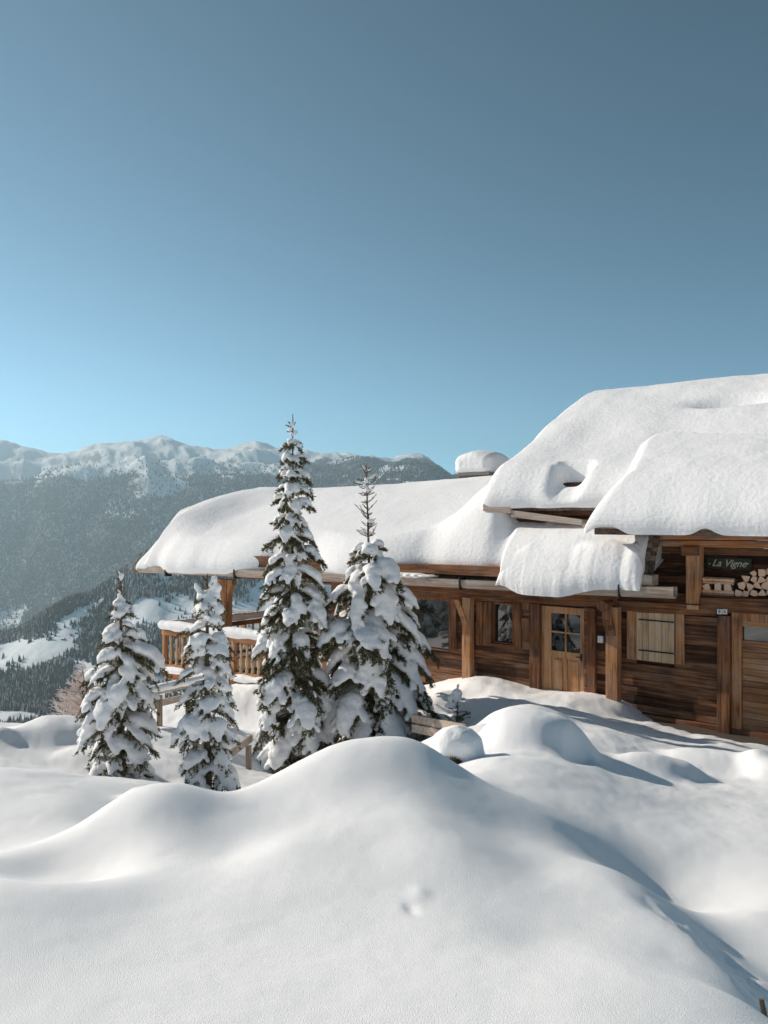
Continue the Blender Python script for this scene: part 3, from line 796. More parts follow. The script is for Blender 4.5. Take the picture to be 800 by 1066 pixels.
for k in range(14):
    a = -6 + k * 11.55 / 14; e = -6 + (k + 1) * 11.55 / 14
    vf = 0.8 if e < U(606, 0.8) else -0.2
    roof_slab(b, a, e, vf, V_RH, lambda u, v: z_high(v), 0.12)
    zr = z_high(V_RH)
    b.hexa([(a, -11.5, zr - 3.2), (e, -11.5, zr - 3.2), (e, V_RH, zr - 0.12), (a, V_RH, zr - 0.12), (a, -11.5, zr - 3.08), (e, -11.5, zr - 3.08), (e, V_RH, zr), (a, V_RH, zr)])
b.build('upper_roof', W_SHIN, chalet)
# exposed pale eave boards of the upper roof
b = MB(); quad_box(b, 606, 660, 545, 546.5, 549.5, 551, 0.86, 0.55); b.build('eave_board', W_GREY, chalet, bevel=0.01)
b = MB(); quad_box(b, 660, 860, 546.5, 548.5, 550.5, 552.5, 0.84, 0.55); b.build('eave_board', W_GREY, chalet, bevel=0.01)
b = MB(); quad_box(b, 503, 532, 524.5, 527, 532, 534.5, -0.10, -0.3); quad_box(b, 532.3, 606, 531, 541, 538.5, 547, -0.12, -0.4); b.build('eave_board', W_GREY, chalet, bevel=0.01)
ga_, gc_ = on_slope(600, 511, 3.9, 0.8, S_HI, 0.1)
b = MB(); b.tube([(ga_ - 0.45, gc_ - 0.04, z_high(gc_) + 0.15), (ga_ + 0.45, gc_ - 0.04, z_high(gc_) + 0.15)], 0.15, 10); b.build('slit_log', W_WALL, chalet)  # dark wooden log added in the snow slit so the gap reads dark brown
# rows of shingles on the steep cheek at the right end of the lower roof
b = MB(); rows = 11
for k in range(rows):
    t0, t1 = k / rows, (k + 1.25) / rows
    yb0, yb1 = 606 - 50 * t0, 606 - 50 * t1; v0, v1 = 0.5 - 0.42 * t0, 0.5 - 0.42 * t1
    n = 9
    for j in range(n):
        pr = 679 + 9 * t0; pl = 628
        p0_, p1_ = pl + (pr - pl) * j / n, pl + (pr - pl) * (j + 1) / n - 0.15
        dz = random.uniform(-0.6, 0.6)
        A = [on_v(p0_, yb0 + dz, v0 + 0.02), on_v(p1_, yb0 + dz + 0.3, v0 + 0.02), on_v(p0_, yb1, v1), on_v(p1_, yb1 + 0.3, v1)]
        b.hexa([(A[0][0], v0, A[0][1] - 0.0), (A[1][0], v0, A[1][1]), (A[1][0], v0 + 0.025, A[1][1]), (A[0][0], v0 + 0.025, A[0][1]),
                (A[2][0], v1 - 0.02, A[2][1]), (A[3][0], v1 - 0.02, A[3][1]), (A[3][0], v1, A[3][1]), (A[2][0], v1, A[2][1])])
b.build('shingle_cheek', W_SHIN, chalet)
b = MB(); quad_box(b, 651, 679, 597, 599, 608, 610, 0.62, 0.3); b.build('fascia_end', W_GREY, chalet, bevel=0.01)
# hollowed log gutter along the lower eave, in lengths
def gutter(pxa, ya0, ya1, pxb, yb0, yb1, v=0.72):
    b = MB(); n = 10
    A = on_v(pxa, ya0, v); A2 = on_v(pxa, ya1, v); B = on_v(pxb, yb0, v); B2 = on_v(pxb, yb1, v)
    def ring(u, zt, zb):
        h = zt - zb; out = []
        for k in range(n + 1):
            t = math.pi * k / n; out.append((u, v - 0.11 + 0.11 * math.cos(t), zt - h * math.sin(t)**0.55))
        for k in range(n, -1, -1):
            t = math.pi * k / n; out.append((u, v - 0.11 + 0.08 * math.cos(t), zt - (h - 0.035) * math.sin(t)**0.55))
        return out
    ra, rb = ring(A[0], A[1], A2[1]), ring(B[0], B[1], B2[1]); m = len(ra)
    b.add(ra + rb, [(i, (i + 1) % m, m + (i + 1) % m, m + i) for i in range(m)] + [(k, k + 1, 2 * n - k, 2 * n + 1 - k) for k in range(n)] + [(m + k, m + k + 1, m + 2 * n - k, m + 2 * n + 1 - k) for k in range(n)])
    return b.build('gutter', W_GREY, chalet)
gutter(142.5, 588, 596, 171, 590, 597.3); gutter(171.3, 590, 597.3, 330, 596.5, 605.2); gutter(330.3, 596.5, 605.2, 478, 603.5, 612.5); gutter(478.3, 603.5, 612.7, 598, 609.5, 619)
gutter(598.3, 609, 619.5, 701, 611.5, 624)
for px, y0, y1 in ((172, 588, 600), (243.5, 591.5, 602.5), (478.3, 601, 614), (644, 608.5, 622.5)):
    board('gutter_strap', px - 0.7, px + 0.7, y0, y1, 0.745, 0.5, M_IRON, bevel=0)
# exposed lower edge of the roof boards above the gutter
b = MB(); quad_box(b, 395, 522, 586, 590, 594.5, 601, 0.58, 0.3); b.build('roof_edge', W_DBEAM, chalet, bevel=0.01)
b = MB(); quad_box(b, 262, 335, 578.5, 582, 590, 594, 0.58, 0.3); b.build('roof_edge', W_DBEAM, chalet, bevel=0.01)
# chimney behind the lower ridge
cu, cz = on_v(503, 495, -5.2)
b = MB(); b.box(cu - 0.55, cu + 0.55, -5.75, -4.65, 3.6, cz - 0.02); b.box(cu - 0.66, cu + 0.66, -5.86, -4.54, cz - 0.02, cz + 0.05); b.build('chimney', M_STONE, chalet)

# porch: big post with brackets, floor, railings
pw = -0.1
b = MB(); uP = U(232, pw); b.box(uP - 0.14, uP + 0.14, pw - 0.28, pw, -0.6, Zf(232, 603, pw)); porch_post = b.build('post', W_POST, chalet, bevel=0.015)
for sgn in (-1, 1):
    b = MB(); zt = Zf(232, 603, pw); prof = [(0.13, -0.75), (0.2, -0.5), (0.34, -0.22), (0.42, -0.16), (0.42, 0.0), (0.13, 0.0)]
    vs = [(uP + sgn * x, pw - 0.05, zt + z) for x, z in prof] + [(uP + sgn * x, pw - 0.22, zt + z) for x, z in prof]; k = len(prof)
    b.add(vs, [tuple(range(k)), tuple(range(2 * k - 1, k - 1, -1))] + [(i, (i + 1) % k, k + (i + 1) % k, k + i) for i in range(k)]); b.build('brace', W_POST, chalet, bevel=0.01)
zpl = lambda u: z_low(u, 0.0) - 0.12
b = MB(); b.box(U(345) + 0.01, uLL - 0.25, pw - 0.27, pw - 0.02, zpl(15) - 0.36, zpl(15) - 0.1); b.build('plate_beam', W_DBEAM, chalet, bevel=0.01)
b = MB()
for k in range(10):
    uu = 11.2 + k * 0.95
    b.hexa([(uu, V_RL, z_low(uu, V_RL) - 0.26), (uu + 0.14, V_RL, z_low(uu, V_RL) - 0.26), (uu + 0.14, 0.4, z_low(uu, 0.4) - 0.26), (uu, 0.4, z_low(uu, 0.4) - 0.26),
            (uu, V_RL, z_low(uu, V_RL) - 0.11), (uu + 0.14, V_RL, z_low(uu, V_RL) - 0.11), (uu + 0.14, 0.4, z_low(uu, 0.4) - 0.11), (uu, 0.4, z_low(uu, 0.4) - 0.11)])
b.build('rafters', W_VBEAM, chalet)
b = MB(); b.box(uP - 0.14, uP + 0.14, -8.5, -8.2, -1, z_low(15, V_RL) - 1.6); b.build('post', W_POST, chalet)
VB = 1.0
uB = U(168, VB)
zb0 = Zf(170, 698, VB); 
b = MB(); b.box(U(345) + 0.01, uB - 0.02, -8.6, VB - 0.03, zb0 - 0.02, zb0 + 0.06)
balc = b.build('balcony', W_VBEAM, chalet)
b = MB(); quad_box(b, 170, 300, 698.5, 714, 706.5, 724, VB + 0.02, VB - 0.16); b.build('edge_beam', W_BEAM, balc, bevel=0.012)
b = MB(); b.box(uB - 0.16, uB, -8.6, VB - 0.17, zb0 - 0.24, zb0 + 0.02); b.build('edge_beam', W_VBEAM, balc, bevel=0.012)
# front railing
rail = MB(); quad_box(rail, 168, 300, 656, 670, 660.5, 675, VB - 0.0, VB - 0.12); quad_box(rail, 168.5, 300, 690.5, 706, 694.5, 710, VB - 0.02, VB - 0.1)
rail = rail.build('front_railing', W_BEAM, balc, bevel=0.01)
for px in (170.5, 242.5, 292):
    y0 = 655 + (px - 168) * 0.115; b = MB(); uu = U(px, VB); zt = Zf(px, y0, VB); b.box(uu - 0.06, uu + 0.06, VB - 0.13, VB + 0.01, zb0 - 0.1 - (px - 168) * 0.0, zt); b.build('newel', W_POST, rail, bevel=0.01)
def baluster(p, u, v, z0, z1):
    b = MB(); h = z1 - z0; pts, rad = [], []
    for t, r in ((0, .055), (.12, .055), (.16, .03), (.3, .068), (.42, .062), (.55, .03), (.62, .045), (.68, .03), (.86, .05), (1, .05)):
        pts.append((u, v, z0 + t * h)); rad.append(r)
    b.tube(pts, rad, 8); return b.build('baluster', W_SHUT, p, smooth=True)
for px in np.arange(176.5, 290, 6.1):
    if abs(px - 242.5) < 4: continue
    baluster(rail, U(px, VB), VB - 0.06, Zf(px, 691 + (px - 168) * 0.117, VB), Zf(px, 660.6 + (px - 168) * 0.11, VB))
# end railing and the far railing
er = MB(); zr = Zf(168, 656, VB)
er.box(uB - 0.14, uB - 0.02, -8.5, VB - 0.13, zr - 0.15, zr); er.box(uB - 0.12, uB - 0.04, -8.5, VB - 0.13, zb0 + 0.16, zb0 + 0.26)
er = er.build('end_railing', W_VBEAM, balc, bevel=0.01)
for k in range(26):
    baluster(er, uB - 0.08, VB - 0.35 - k * 0.34, zb0 + 0.26, zr - 0.15)
VBk = -5.0
fr_ = MB(); 
for (ya, yb) in ((637.5, 642), (648, 651)):
    quad_box(fr_, 204, 300, ya + 1.5, ya - 3, yb + 1.5, yb - 3, VBk, VBk - 0.1)
fr_ = fr_.build('far_railing', W_BEAM, balc)
for px in (206, 251.5, 290):
    b = MB(); uu = U(px, VBk); zt = Zf(px, 639, VBk); b.box(uu - 0.08, uu + 0.08, VBk - 0.14, VBk - 0.005, zb0, zt); b.build('newel', W_POST, fr_)

# ------------------------------------------------------------------ snow on the roofs
def prof(x): x = np.clip(x, 0, 1); return np.sqrt(np.maximum(0, 1 - (1 - x)**2))
def snow_sheet(us, vs_front, v_back, zroof, thick, name, nv=150, edge_r=0.55, u_edges=(None, None), lip=0.0, seed=0, raw=False, drop=0.0, edge_u=None):
    """sheet from the front edge vs_front(u) back to v_back over a roof; closed underneath, rounded at its edges"""
    us = np.asarray(us); n = len(us)
    s = np.linspace(0, 1, nv)**1.8
    vf = vs_front(us)
    Uu = np.repeat(us[:, None], nv, 1); V = vf[:, None] + (v_back - vf)[:, None] * s[None]
    e = vf[:, None] - V
    P = prof((e + 0.0) / edge_r)
    for k, ue in enumerate(u_edges):
        if ue is None: continue
        d = (ue(V) - Uu) if k == 1 else (Uu - ue(V))
        P = P * prof(d / ((edge_u[k] if isinstance(edge_u, tuple) else edge_u) or edge_r))
    T = thick(Uu, V) * P
    zr_ = zroof(Uu, V)
    # the lip: snow bulges out beyond the roof edge half way up and sags a little
    bul = lip * np.sin(np.pi * np.clip(P, 0, 1))**1 * np.exp(-e / 0.25)
    Zt = zr_ + T + 0.004 - drop * np.exp(-(e / 0.16)**2)
    Zb = zr_ + 0.004 - drop * np.exp(-(e / 0.16)**2) - 0.0
    top = np.stack([Uu, V + bul, Zt], -1).reshape(-1, 3); bot = np.stack([Uu, V, Zb - 0.001], -1).reshape(-1, 3)
    f = grid_faces(n, nv); N = len(top)
    i0 = np.arange(n) * nv; fr = np.stack([i0[:-1], i0[1:], i0[1:] + N, i0[:-1] + N], 1)
    j = np.arange(nv - 1)
    l0 = np.stack([j + 1, j, j + N, j + 1 + N], 1); l1 = np.stack([(n - 1) * nv + j, (n - 1) * nv + j + 1, (n - 1) * nv + j + 1 + N, (n - 1) * nv + j + N], 1)
    bk = i0 + nv - 1; bf = np.stack([bk[1:], bk[:-1], bk[:-1] + N, bk[1:] + N], 1)
    return np.concatenate([top, bot]), np.concatenate([f, f[:, ::-1] + N, fr[:, ::-1], l0, l1, bf])
def join(parts):
    V, Fs, o = [], [], 0
    for v, f in parts: V.append(v); Fs.append(f + o); o += len(v)
    return np.concatenate(V), np.concatenate(Fs)
def house_obj(name, V, Fs, mat, smooth=True):
    o = np_mesh(name, V, Fs, mat, smooth=smooth)
    bm = bmesh.new(); bm.from_mesh(o.data); bmesh.ops.recalc_face_normals(bm, faces=bm.faces); bm.to_mesh(o.data); bm.free()
    o.location = P0; o.rotation_euler = (0, 0, ROT)
    return o

def blob_mesh(name, ells, voxel, mat, smooth_it=6, noise_amp=0.0, noise_sc=4.0):
    """union of ellipsoids (centre, radii, 3x3 rotation or None) melted into one skin"""
    bm0 = bmesh.new(); bmesh.ops.create_icosphere(bm0, subdivisions=2, radius=1.0)
    bv = np.array([v.co[:] for v in bm0.verts]); bf = np.array([[v.index for v in f.verts] for f in bm0.faces]); bm0.free()
    Vs, Fs = [], []
    for k, (c, r, Rm) in enumerate(ells):
        p = bv * np.asarray(r)
        if Rm is not None: p = p @ np.asarray(Rm).T
        Vs.append(p + np.asarray(c)); Fs.append(bf + k * len(bv))
    o = np_mesh(name, np.concatenate(Vs), np.concatenate(Fs), mat)
    rm = o.modifiers.new('r', 'REMESH'); rm.mode = 'VOXEL'; rm.voxel_size = voxel; rm.use_smooth_shade = True
    sm = o.modifiers.new('s', 'SMOOTH'); sm.iterations = smooth_it; sm.factor = 0.5
    dg = bpy.context.evaluated_depsgraph_get()
    me = bpy.data.meshes.new_from_object(o.evaluated_get(dg))
    old = o.data; o.modifiers.clear(); o.data = me; bpy.data.meshes.remove(old)
    if noise_amp:
        co = np.empty(len(me.vertices) * 3); me.vertices.foreach_get('co', co); co = co.reshape(-1, 3)
        nr = np.empty(len(me.vertices) * 3); me.vertices.foreach_get('normal', nr); nr = nr.reshape(-1, 3)
        d = fbm(co[:, 0] * noise_sc + co[:, 2] * noise_sc * 0.7, co[:, 1] * noise_sc - co[:, 2] * noise_sc * 0.6, 7, 3) * noise_amp
        me.vertices.foreach_set('co', (co + nr * d[:, None]).ravel()); me.update()
    me.polygons.foreach_set('use_smooth', np.ones(len(me.polygons), dtype=bool))
    if not me.materials: me.materials.append(mat)
    return o
# upper roof
S_px = [(676, 440), (655, 462), (648, 482), (640, 500), (624, 522), (613, 540), (611, 549)]
S_uv = [on_slope(px, py, 3.9, 0.8, S_HI, 0.75) for px, py in S_px[:-2]] + [on_slope(613, 541, 3.9, 0.8, S_HI, 0.35), (U(609, 0.95), 0.98)]
S_uv = sorted(S_uv, key=lambda q: q[1]); S_v = [q[1] for q in S_uv]; S_u = [q[0] for q in S_uv]
def us_edge(v): return np.interp(v, S_v, S_u)
u_hl = 5.55
def slit(Uu, V, px, py, off, su, sv, h, sgn=1):
    a, c = on_slope(px, py, 3.9, 0.8, S_HI, off); return h * np.exp(-(((Uu - a) / su)**2 + ((V - c) / sv)**2)**1.6)
def th_main(Uu, V):
    T = 0.74 + 0.05 * fbm(Uu * 0.5, V * 0.6, 101, 2) + 0.006 * fbm(Uu * 3, V * 3, 103, 2)
    T = T + 0.12 * sstep(-1.5, -4, V)
    a_, c_ = on_slope(600, 511, 3.9, 0.8, S_HI, 0.1)                        # a dark slit: snow has parted, a curl of it lies below
    wu = np.exp(-((Uu - a_) / 0.40)**4) * sstep(c_ + 0.02, c_ + 0.12, V)
    T = T * (1 - wu) + wu * np.minimum(T, 0.22 + 0.16 * np.exp(-((V - c_ - 0.34) / 0.16)**2))
    T = T - 1.2 * np.exp(-((Uu - a_) / 0.30)**4 - ((V - c_) / 0.09)**4)
    T = np.maximum(T, -0.06)
    T = T - slit(Uu, V, 765, 416, 0.8, 0.9, 0.28, 0.28)
    T = T + 0.10 * sstep(3.6, 5.0, Uu) * sstep(-4.5, -1.5, V)
    return T
def zr_hi(Uu, V): 
    r = z_high(V); k = 0.9; d = V - V_RH                                   # round over the ridge
    return r - 0.12 * np.exp(-(d / 0.5)**2) - np.where(d < 0, -d * 1.0, 0)
us = np.concatenate([np.linspace(-6, 4.6, 200)[:-1], u_hl + 0.10 - (u_hl + 0.10 - 4.6) * np.linspace(1, 0, 60)**1.8])
mainA = snow_sheet(us, lambda u: -0.12 + 0.03 * vnoise(u * 2.1, u * 0 + 3, 5), -7.2, zr_hi, th_main, 'a', 170, 0.5, (None, lambda v: u_hl + 0.10 + 0.05 * vnoise(v * 1.5, v * 0, 8)), lip=0.14, drop=0.02, edge_u=0.42)
def th_right(Uu, V):
    d = sstep(-4.6, 0.5, V); T = 0.66 + 0.28 * d - 0.16 * (1 - d)
    T = T + 0.035 * fbm(Uu * 0.7, V * 0.7, 111, 2) + 0.008 * fbm(Uu * 3, V * 3, 113, 2) * d
    return T
nv = 150; rowsR = []
vsR = 1.02 - (1.02 + 3.7) * np.linspace(0, 1, nv)**1.6
uu_s = np.linspace(0, 1, 200)
UUr = np.empty((200, nv)); 
ue = us_edge(vsR)
for j in range(nv): UUr[:, j] = -6 + (ue[j] + 6) * (1 - (1 - uu_s)**1.7)
# front edge with the two notches where the eave boards show
def notch(u):
    n1 = np.exp(-((u - U(718 + 17, 0.95)) / 0.26)**4) ; n2 = np.exp(-((u - U(640, 0.95)) / 0.5)**6)
    return 0.20 * n1 * 1.0 + 0.16 * n2 * 0
VVr = np.repeat(vsR[None], 200, 0)
e = 1.02 - VVr
cut = np.exp(-((UUr - U(737, 0.9)) / 0.20)**2) + 1.1 * np.exp(-((UUr - U(634, 0.9)) / 0.36)**4)
shift = 0.015 * vnoise(UUr * 1.7, UUr * 0, 15) * np.exp(-(e / 0.4)**2)
P = prof(e / 0.75) * prof((ue[None] - UUr) / 0.5)
T = th_right(UUr, VVr) * P
bul = 0.14 * np.sin(np.pi * P) * np.exp(-e / 0.25)
zrt = z_high(VVr)
lift = 0.13 * cut * np.exp(-(e / 0.20)**2)                                # the lower edge arches up where the eave boards show
top = np.stack([UUr, VVr + bul + shift, zrt + np.maximum(T, lift) + 0.004], -1).reshape(-1, 3); bot = np.stack([UUr, VVr + shift, zrt + 0.002 + lift], -1).reshape(-1, 3)
N = len(top); f = grid_faces(200, nv); i0 = np.arange(200) * nv
fr = np.stack([i0[:-1], i0[1:], i0[1:] + N, i0[:-1] + N], 1); j = np.arange(nv - 1); l1 = np.stack([199 * nv + j, 199 * nv + j + 1, 199 * nv + j + 1 + N, 199 * nv + j + N], 1)
rightA = (np.concatenate([top, bot]), np.concatenate([f, f[:, ::-1] + N, fr, l1]))
def blob_arrays(ells, voxel, smooth_it):
    o_ = blob_mesh('tmp', ells, voxel, M_RSNOW, smooth_it); me = o_.data
    v = np.empty(len(me.vertices) * 3); me.vertices.foreach_get('co', v); f = np.empty(len(me.loops), dtype=np.int32); me.loops.foreach_get('vertex_index', f)
    bpy.data.objects.remove(o_); return v.reshape(-1, 3), f.reshape(-1, 4)
ells = []
for k in range(9):                                                         # curl of snow under the slit
    t = k / 8 * math.pi; u, z = on_v(602 - 21 * math.cos(t), 513 + 9.5 * math.sin(t), gc_ + 0.22); ells.append(((u, gc_ + 0.2, z), (0.16, 0.15, 0.12), None))
drape = blob_arrays(ells, 0.045, 16)
V_, F_ = join([mainA, rightA, drape])
o = house_obj('roof_snow', V_, F_, M_RSNOW)
tag(o, 'thick folded snow blanket on the high roof at the right, with a dark slit in it', 'roof snow')

# lower roof: the long sheet and the lobe that slid over the gutter
def th_low(Uu, V):
    T = 0.88 + 0.05 * fbm(Uu * 0.35, V * 0.5, 121, 2) + 0.006 * fbm(Uu * 2.5, V * 2.5, 123, 2)
    T = T + 0.42 * sstep(uLL - 3.0, uLL - 0.6, Uu) * sstep(0.5, -0.5, V) * sstep(-4.6, -1.6, V) + 0.06 * sstep(uLL - 4.0, uLL - 0.7, Uu)
    # a drift banked up against the left end of the high roof
    T = T + 0.95 * sstep(7.3, 5.5, Uu) * sstep(4.8, 5.35, Uu) * np.exp(-((V + 0.75) / 0.75)**2)
    T = T - 0.5 * sstep(uLL - 0.8, uLL - 0.5, Uu) * sstep(-1.0, -0.1, V)
    T = T + 0.1 * sstep(-2, -4.2, V) * sstep(15, 20, Uu)
    return T
def zr_lo(Uu, V):
    d = V - V_RL
    return z_low(Uu, V) - 0.10 * np.exp(-(d / 0.6)**2) - np.where(d < 0, -d * 0.78, 0)
def vf_low(u):
    px = np.interp(u, sorted([U(p, 0.6) for p in range(130, 720, 5)]), [p for p in range(130, 720, 5)][::-1])
    v = 0.66 + 0.05 * vnoise(u * 1.3, u * 0, 33)
    v = v - 0.40 * sstep(380, 440, px) * (1 - sstep(515, 524, px)) - 0.34 * sstep(240, 290, px) * (1 - sstep(305, 355, px))
    return v + 0.10 * sstep(165, 180, px) * (1 - sstep(215, 232, px))
us = np.concatenate([np.linspace(1.4, 4.5, 60)[:-1], np.linspace(4.5, 7.5, 90)[:-1], np.linspace(7.5, 17.5, 170)[:-1], uLL + 0.06 - (uLL + 0.06 - 17.5) * np.linspace(1, 0, 110)**1.8])
lowA = snow_sheet(us, vf_low, -6.6, zr_lo, th_low, 'b', 150, 0.62, (None, lambda v: uLL + 0.06 + 0.04 * vnoise(v * 1.2, v * 0, 44)), lip=0.16, drop=0.05, edge_u=0.34)
u_a, u_b = U(667, 0.7), U(521, 0.7)
def th_lobe(Uu, V): return 0.74 + 0.05 * fbm(Uu * 1.3, V * 1.3, 131, 3) + 0.006 * fbm(Uu * 4, V * 4, 133, 2) + 0.12 * sstep(0.0, -0.8, V)
def vf_lobe(u):
    t = (u - u_a) / (u_b - u_a); return 0.74 + 0.08 * np.sin(np.pi * np.clip(t * 1.15 - 0.15, 0, 1)) + 0.03 * fbm(u * 2.2, u * 0, 55, 4)
def zr_lobe(Uu, V):
    t = np.clip((Uu - u_a) / (u_b - u_a), 0, 1); sag = 0.16 * sstep(0.25, 0.55, t) * (1 - sstep(0.82, 1.0, t)) * sstep(0.2, 0.8, V)
    return z_low(Uu, V) + 0.06 - sag
us2 = u_a + (u_b + 0.10 - u_a) * (0.5 - 0.5 * np.cos(np.linspace(0, np.pi, 140)))
lobe = snow_sheet(us2, vf_lobe, -1.6, zr_lobe, th_lobe, 'c', 110, 0.36, (lambda v: u_a + 0.35 * np.clip(0.6 - v, 0, 2.0) * 0.35 + 0.16 * fbm(v * 2.2, v * 0, 66, 4), lambda v: u_b + 0.10 + 0 * v), lip=0.06, drop=0.08, edge_u=(0.24, 0.8))
V_, F_ = join([lowA, lobe])
o = house_obj('roof_snow', V_, F_, M_RSNOW)
tag(o, 'long smooth snow blanket on the low roof, running left to the open porch', 'roof snow')
# a patch left lying on the gutter
ells = []
for k, px in enumerate(np.linspace(405, 448, 12)):
    u, z = on_v(px, 598 + 0.045 * (px - 405), 0.64); ells.append((world(u, 0.62 - 0.04 * (k % 2), z), (0.22, 0.14, 0.07 if px < 440 else 0.04), None))
o = blob_mesh('gutter_snow', ells, 0.03, M_RSNOW); tag(o, 'thin strip of snow left lying in the wooden gutter', 'snow')
# cap on the chimney
cw = world(cu, -5.2, cz)
RZ = np.array(Matrix.Rotation(ROT, 3, 'Z'))
ells = []
for sx in np.linspace(-0.42, 0.42, 5):
    for sy in np.linspace(-0.42, 0.42, 5):
        w_ = world(cu + sx, -5.2 + sy, 0); k = 1 - 0.2 * (sx * sx + sy * sy) / 0.35
        ells.append(((w_[0], w_[1], cz + 0.12 + 0.34 * k), (0.3, 0.3, 0.36 * k), None)); ells.append(((w_[0], w_[1], cz + 0.2), (0.31, 0.31, 0.2), None))
o = blob_mesh('chimney_snow', ells, 0.05, M_RSNOW, 14, 0.01, 2.0); tag(o, 'rounded snow cap on the chimney behind the low roof', 'snow')
# snow on the balcony rail and ledge
ells = []
for px in np.arange(168, 300, 2.2):
    u, z = on_v(px, 650.5 + 0.112 * (px - 168), VB); w_ = world(u, VB - 0.06, z); k = 1 + 0.12 * math.sin(px * 0.21)
    ells.append((w_, (0.16, 0.17, 0.17 * k), None))
for k in range(26):
    w_ = world(uB - 0.08, VB - 0.1 - k * 0.2, Zf(168, 651, VB)); ells.append((w_, (0.16, 0.16, 0.15), None))
o = blob_mesh('railing_snow', ells, 0.04, M_RSNOW, 5, 0.012, 3.0); tag(o, 'fat roll of snow lying along the balcony handrail', 'snow')
ells = []
for px in np.arange(171, 300, 2.2):
    u, z = on_v(px, 696.5 + 0.118 * (px - 168), VB); w_ = world(u, VB - 0.02, z); ells.append((w_, (0.15, 0.15, 0.07 + 0.06 * abs(math.sin(px * 0.13))), None))
o = blob_mesh('ledge_snow', ells, 0.035, M_RSNOW, 4, 0.01, 4.0); tag(o, 'low ridge of snow at the foot of the balcony balusters', 'snow')

# ------------------------------------------------------------------ firewood, signs
def wood_end(rad, L, seed):
    """a split piece: irregular wedge seen end on"""
    r = random.Random(seed); b = MB(); kind = r.choice((3, 3, 4, 4, 5)); a0 = r.uniform(0, 6.28); pts = []
    for k in range(kind):
        t = a0 + 2 * math.pi * (k + r.uniform(-0.26, 0.26)) / kind; rr_ = rad * r.uniform(0.8, 1.2) * (1.14 if kind == 3 else 1.0); pts.append((rr_ * math.cos(t), rr_ * math.sin(t)))
    out = []
    for i in range(kind):                                                  # bow one side like bark
        p, q_ = pts[i], pts[(i + 1) % kind]; out.append(p)
        bow = 0.16 if i == 0 else 0.03
        mx_, my_ = (p[0] + q_[0]) / 2, (p[1] + q_[1]) / 2; l = math.hypot(mx_, my_) + 1e-6; out.append((mx_ * (1 + bow * rad / l), my_ * (1 + bow * rad / l)))
    n = len(out)
    vs = [(x, 0, z) for x, z in out] + [(x * 0.97, -L, z * 0.97) for x, z in out]
    b.add(vs, [tuple(range(n))], 0); b.add(vs, [tuple(range(n, 2 * n))[::-1]], 0)
    b.add(vs, [(i, (i + 1) % n, n + (i + 1) % n, n + i) for i in range(n)], 1)
    return b
ends = []
rowy = [617.6, 610.2, 603.2]
for ri, y in enumerate(rowy):
    for k in range(7):
        px = 768.5 + 8.2 * k + (4.0 if ri % 2 else 0)
        if px > 822 or (ri == 2 and px < 776): continue
        ends.append((px, y + 0.012 * (px - 768) + random.uniform(-0.7, 0.7), 0.082))
ends += [(784.5, 597.5, 0.07), (793, 596.5, 0.08), (802, 595, 0.08), (811, 595.5, 0.08)]
n_log = 0
for i, (px, y, rad) in enumerate(ends):
    vf = -0.08 + random.uniform(-0.03, 0.02); u, z = on_v(px, y, vf); w_ = world(u, vf, z)
    o = wood_end(rad * random.uniform(0.9, 1.05), 0.36, 300 + i).build('firewood_log', [W_CUT, W_BARK], None, bevel=0.004)
    o.location = w_; o.rotation_euler = (0, 0, ROT)
    tag(o, 'split log with its pale cut end facing out, right of the crossed logs', 'firewood', 'firewood stacked end on under the eave')
for k, (px, y) in enumerate(((736.5, 611.3), (747, 611.6), (757.5, 612))):
    u, z = on_v(px, y, -0.09); o = wood_end(0.092, 0.34, 400 + k).build('firewood_log', [W_CUT, W_BARK], None, bevel=0.004)
    o.location = world(u, -0.09, z); o.rotation_euler = (0, 0, ROT)
    tag(o, 'split log end in the middle layer of the crossed stack beneath the sign', 'firewood', 'end-on logs in the crossed stack')
lay = [(603.0, 'topmost long pale log of the crossed firewood stack under the sign', 0), (606.0, 'second long log from the top of the crossed firewood stack', 0), (616.2, 'long log just below the log ends of the crossed stack', 0), (620.0, 'lowest long log of the crossed firewood stack, lying on the beam', 0)]
for k, (y, lab, _) in enumerate(lay):
    b = MB(); vf = -0.06 - 0.02 * (k % 2); ua, za = on_v(731 + (k % 2) * 0.6, y, vf); ub, zb_ = on_v(763.5 - (k % 2) * 0.4, y + 0.9, vf)
    rz_ = 0.040 if y < 610 else 0.046; n = 5; L = ua - ub
    for s_ in range(2):
        pass
    vs = []
    for xx in (-L / 2, 0, L / 2):
        for q_ in range(n):
            t = 2 * math.pi * q_ / n + 0.3 * k; vs.append((xx, 0.075 * math.sin(t) - 0.07, rz_ * 1.05 * math.cos(t)))
    fs = [tuple(range(n)), tuple(range(2 * n, 3 * n))] + [(i * n + q_, i * n + (q_ + 1) % n, (i + 1) * n + (q_ + 1) % n, (i + 1) * n + q_) for i in range(2) for q_ in range(n)]
    b.add(vs, fs, 0); o = b.build('firewood_log', [W_CUT, W_BARK], None, bevel=0.006)
    o.location = world((ua + ub) / 2, vf, (za + zb_) / 2); o.rotation_euler = (0, 0, ROT)
    tag(o, lab, 'firewood', 'long logs in the crossed stack')
